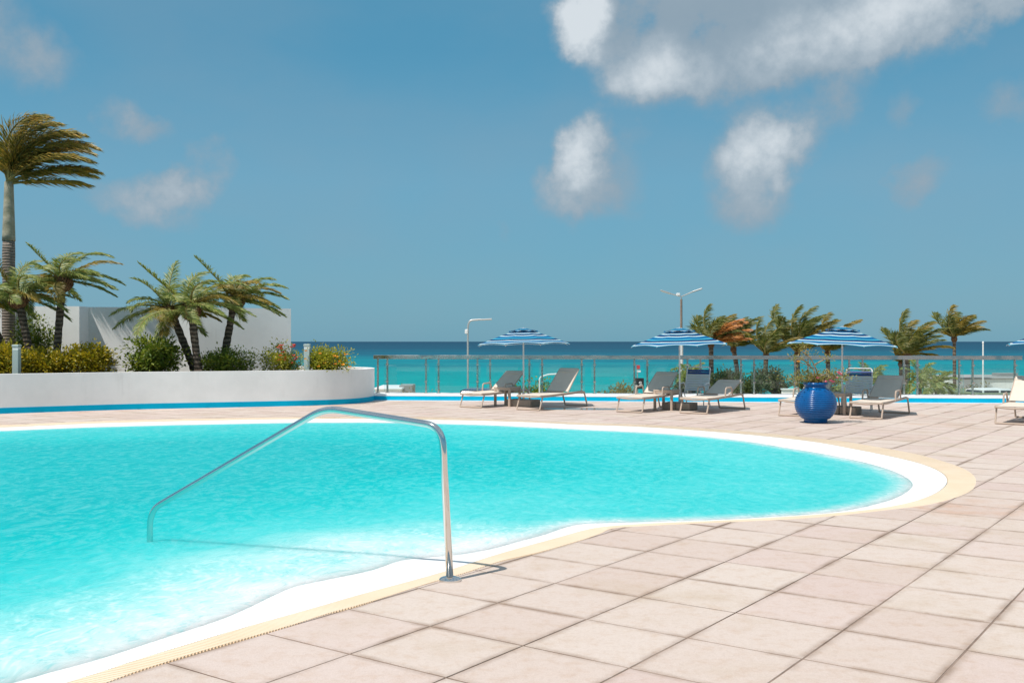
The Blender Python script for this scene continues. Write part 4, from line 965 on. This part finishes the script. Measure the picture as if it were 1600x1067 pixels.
for s, dz in ((-1, .18), (1, .28)):
    MB().tube([(0, 0, tp - .16), (0, 0, tp), (s * .65, 0, tp + dz)], .035, 8).build('arm', M['lamp_grey'], t, True)
    MB().box((s * .92, 0, tp + dz + s * .0 + .09), (.62, .24, .09), Matrix.Rotation(R(-18 * s), 3, 'Y'), .03).build('lamp_head', M['lamp_grey'], t)
MB().box((-.18, 0, tp + .12), (.22, .18, .16), None, .03).build('sensor_box', M['white'], t)
p = at(1536, 533, 60); p.z = -2.8; t = thing('flag_pole', p, 'thin white pole standing behind the railing near the right edge', 'pole')
MB().tube([(0, 0, 0), (0, 0, at(0, 536, 60).z + 2.8)], [.05, .04], 10).build('shaft', M['white'], t, True)
MB().lathe([(.05, 0), (.06, .05), (.04, .1), (.02, .12)], 10, (0, 0, at(0, 536, 60).z + 2.8)).build('top_cap', M['white'], t, True)
p = at(843, 533, 42); p.z = -2.7; t = thing('shower_pole', p, 'thin bent white pole behind the second lounger', 'pole'); z1 = at(0, 589, 42).z + 2.7
MB().tube(fillet([(0, 0, 0), (0, 0, z1), (.35, 0, z1 + .12), (.72, 0, z1 + .14)], .1, 4), .03, 8).build('pipe', M['white'], t, True)
MB().lathe([(.05, -.04), (.06, 0), (.02, .05)], 10, (.74, 0, z1 + .12)).build('shower_head', M['white'], t, True)
# signs
p = at(996, 533, 44); p.z = -2.7; t = thing('sign_post', p, 'black board, white plate and red square sign on a post behind the railing', 'sign')
zz = lambda y: at(0, y, 44).z + 2.7
MB().tube([(0, 0, 0), (0, 0, zz(569))], .025, 8).build('post', M['lamp_grey'], t, True)
MB().box((.05, -.04, (zz(590) + zz(607)) / 2), (.44, .03, zz(590) - zz(607)), None, .005).build('black_board', M['black'], t)
MB().box((.03, -.04, zz(573)), (.14, .02, .16)).build('red_plate', M['sign_red'], t)
MB().box((.05, -.04, zz(579.5)), (.17, .02, .08)).build('white_plate', M['white'], t)
mk = MB(); zc = zz(599)
for cx_, cz_, r_0 in ((.12, .05, .055), (.15, -.06, .06), (-.05, -.09, .04)):
    mk.tube([(cx_ + r_0 * math.cos(a), -.058, zc + cz_ + r_0 * .6 * math.sin(a)) for a in np.linspace(.4, 5.6, 12)], .014, 6)
mk.build('white_emblem', M['white'], t)
# buildings below
def house(px0, px1, ytop, Y, dep, label, roofm='white'):
    a, b = at(px0, ytop, Y), at(px1, ytop, Y); t = thing('low_building', ((a.x + b.x) / 2, Y + dep / 2, -2.9), label, 'building'); w, hh = b.x - a.x, a.z + 2.9
    MB().box((0, 0, hh / 2), (w, dep, hh)).build('wall', M['plaster'], t)
    MB().box((0, 0, hh + .05), (w + .16, dep + .16, .10), None, .02).build('roof', M[roofm], t)
    return t, w, dep, hh
t, w, dp, hh = house(1504, 1640, 592, 64, 6, 'long white building with a thin dark roof beyond the railing at the right', 'roof_grey')
MB().box((-w / 2 + 3.1, -dp / 2 - .02, hh - .85), (.34, .05, .55)).build('wall_lamp', M['lamp_grey'], t)
MB().box((w * .25, 0, hh + .2), (1.2, 1.0, .2)).build('roof_unit', M['roof_grey'], t)
t, w, dp, hh = house(586, 626, 608.5, 56, 4, 'low white house roof beside the planter end')
MB().box((w * .62, 0, hh - .05), (.7, 2, .5)).build('roof_annex', M['roof_grey'], t)
p0, p1 = at(1455, 607, 50), at(1534, 607, 50)
t = thing('flat_canopy', ((p0.x + p1.x) / 2, 48, -2.7), 'flat green roof in front of the white building', 'canopy'); w = p1.x - p0.x; hh = p0.z + 2.7
MB().box((0, 0, hh - .08), (w, 5, .16), None, .02).build('roof', M['green_roof'], t)
for a in (-1, 1):
    for b in (-1, 1): MB().box((a * (w / 2 - .15), b * 2.3, (hh - .16) / 2), (.14, .14, hh - .16)).build('post', M['white'], t)
a, b = at(1222, 608.5, 48), at(1246, 608.5, 48)
t = thing('low_wall', ((a.x + b.x) / 2, 48, -2.7), 'short white wall beyond the railing left of the blue pot', 'wall'); hh = a.z + 2.7
MB().box((0, 0, hh / 2), (b.x - a.x, .25, hh)).build('wall', M['plaster'], t); MB().box((0, 0, hh + .03), (b.x - a.x + .08, .33, .06), None, .01).build('coping', M['white'], t)
for px, y, l in ((1240, 602.5, 'tiny teal beach parasol above the short white wall'), (1192, 607.5, 'tiny teal beach parasol in front of the large dark shrub')):
    p = at(px, 533, 50); p.z = -2.75; z = at(px, y, 50).z + 2.75; t = thing('beach_parasol', p, l, 'parasol', 'teal beach parasols below the terrace')
    MB().tube([(0, 0, 0), (0, 0, z)], .025, 8).build('pole', M['white'], t, True)
    MB().lathe([(.42, z - .22), (.40, z - .20), (.26, z - .09), (.10, z - .01), (.02, z + .02)], 10).build('canopy', M['teal'], t)
def car(px, ytop, Y, label, paint, rz):
    p = at(px, 533, Y); z = at(px, ytop, Y).z; p.z = z - 1.55; t = thing('parked_car', p, label, 'car', 'cars parked below the terrace', rz)
    def loft(secs, m, name):
        mb = MB()
        for x, y0, z0, z1 in secs: mb.v += [(x, -y0, z0), (x, y0, z0), (x, y0 * .97, z1), (x, -y0 * .97, z1)]
        for i in range(len(secs) - 1):
            for j in range(4): mb.f.append((i * 4 + j, i * 4 + (j + 1) % 4, (i + 1) * 4 + (j + 1) % 4, (i + 1) * 4 + j))
        mb.f += [(3, 2, 1, 0), tuple((len(secs) - 1) * 4 + j for j in range(4))]; return mb.build(name, M[m], t, True)
    loft([(-2.15, .78, .45, .80), (-1.9, .86, .28, .92), (-.9, .9, .25, .98), (.9, .9, .25, .98), (1.95, .86, .28, .90), (2.15, .78, .42, .78)], paint, 'body')
    loft([(-1.55, .74, .98, 1.0), (-1.15, .72, .96, 1.50), (.35, .72, .96, 1.50), (1.15, .76, .96, .99)], 'dark', 'windows')
    loft([(-1.18, .70, 1.48, 1.52), (-.9, .70, 1.49, 1.555), (.15, .70, 1.49, 1.555), (.40, .68, 1.48, 1.51)], paint, 'roof')
    for x in (-1.17, -.4, .42):
        for s in (-1, 1): MB().tube([(x, s * .775, .96), (x + (.0 if x < .3 else -.03), s * .725, 1.50)], .045, 6).build('pillar', M[paint], t)
    for x in (-1.35, 1.35):
        for s in (-1, 1):
            o = MB().tube([(x, s * .70, .33), (x, s * .91, .33)], .33, 18).build('wheel', M['tyre'], t, True); MB().tube([(x, s * .90, .33), (x, s * .925, .33)], .2, 12).build('rim', M['lamp_grey'], o)
car(1562, 606.5, 47, 'white parked car below the terrace in front of the white building', 'white', R(4))
car(757, 606, 47, 'dark navy parked car showing above the ledge behind the left lounger', 'car_blue', R(75))
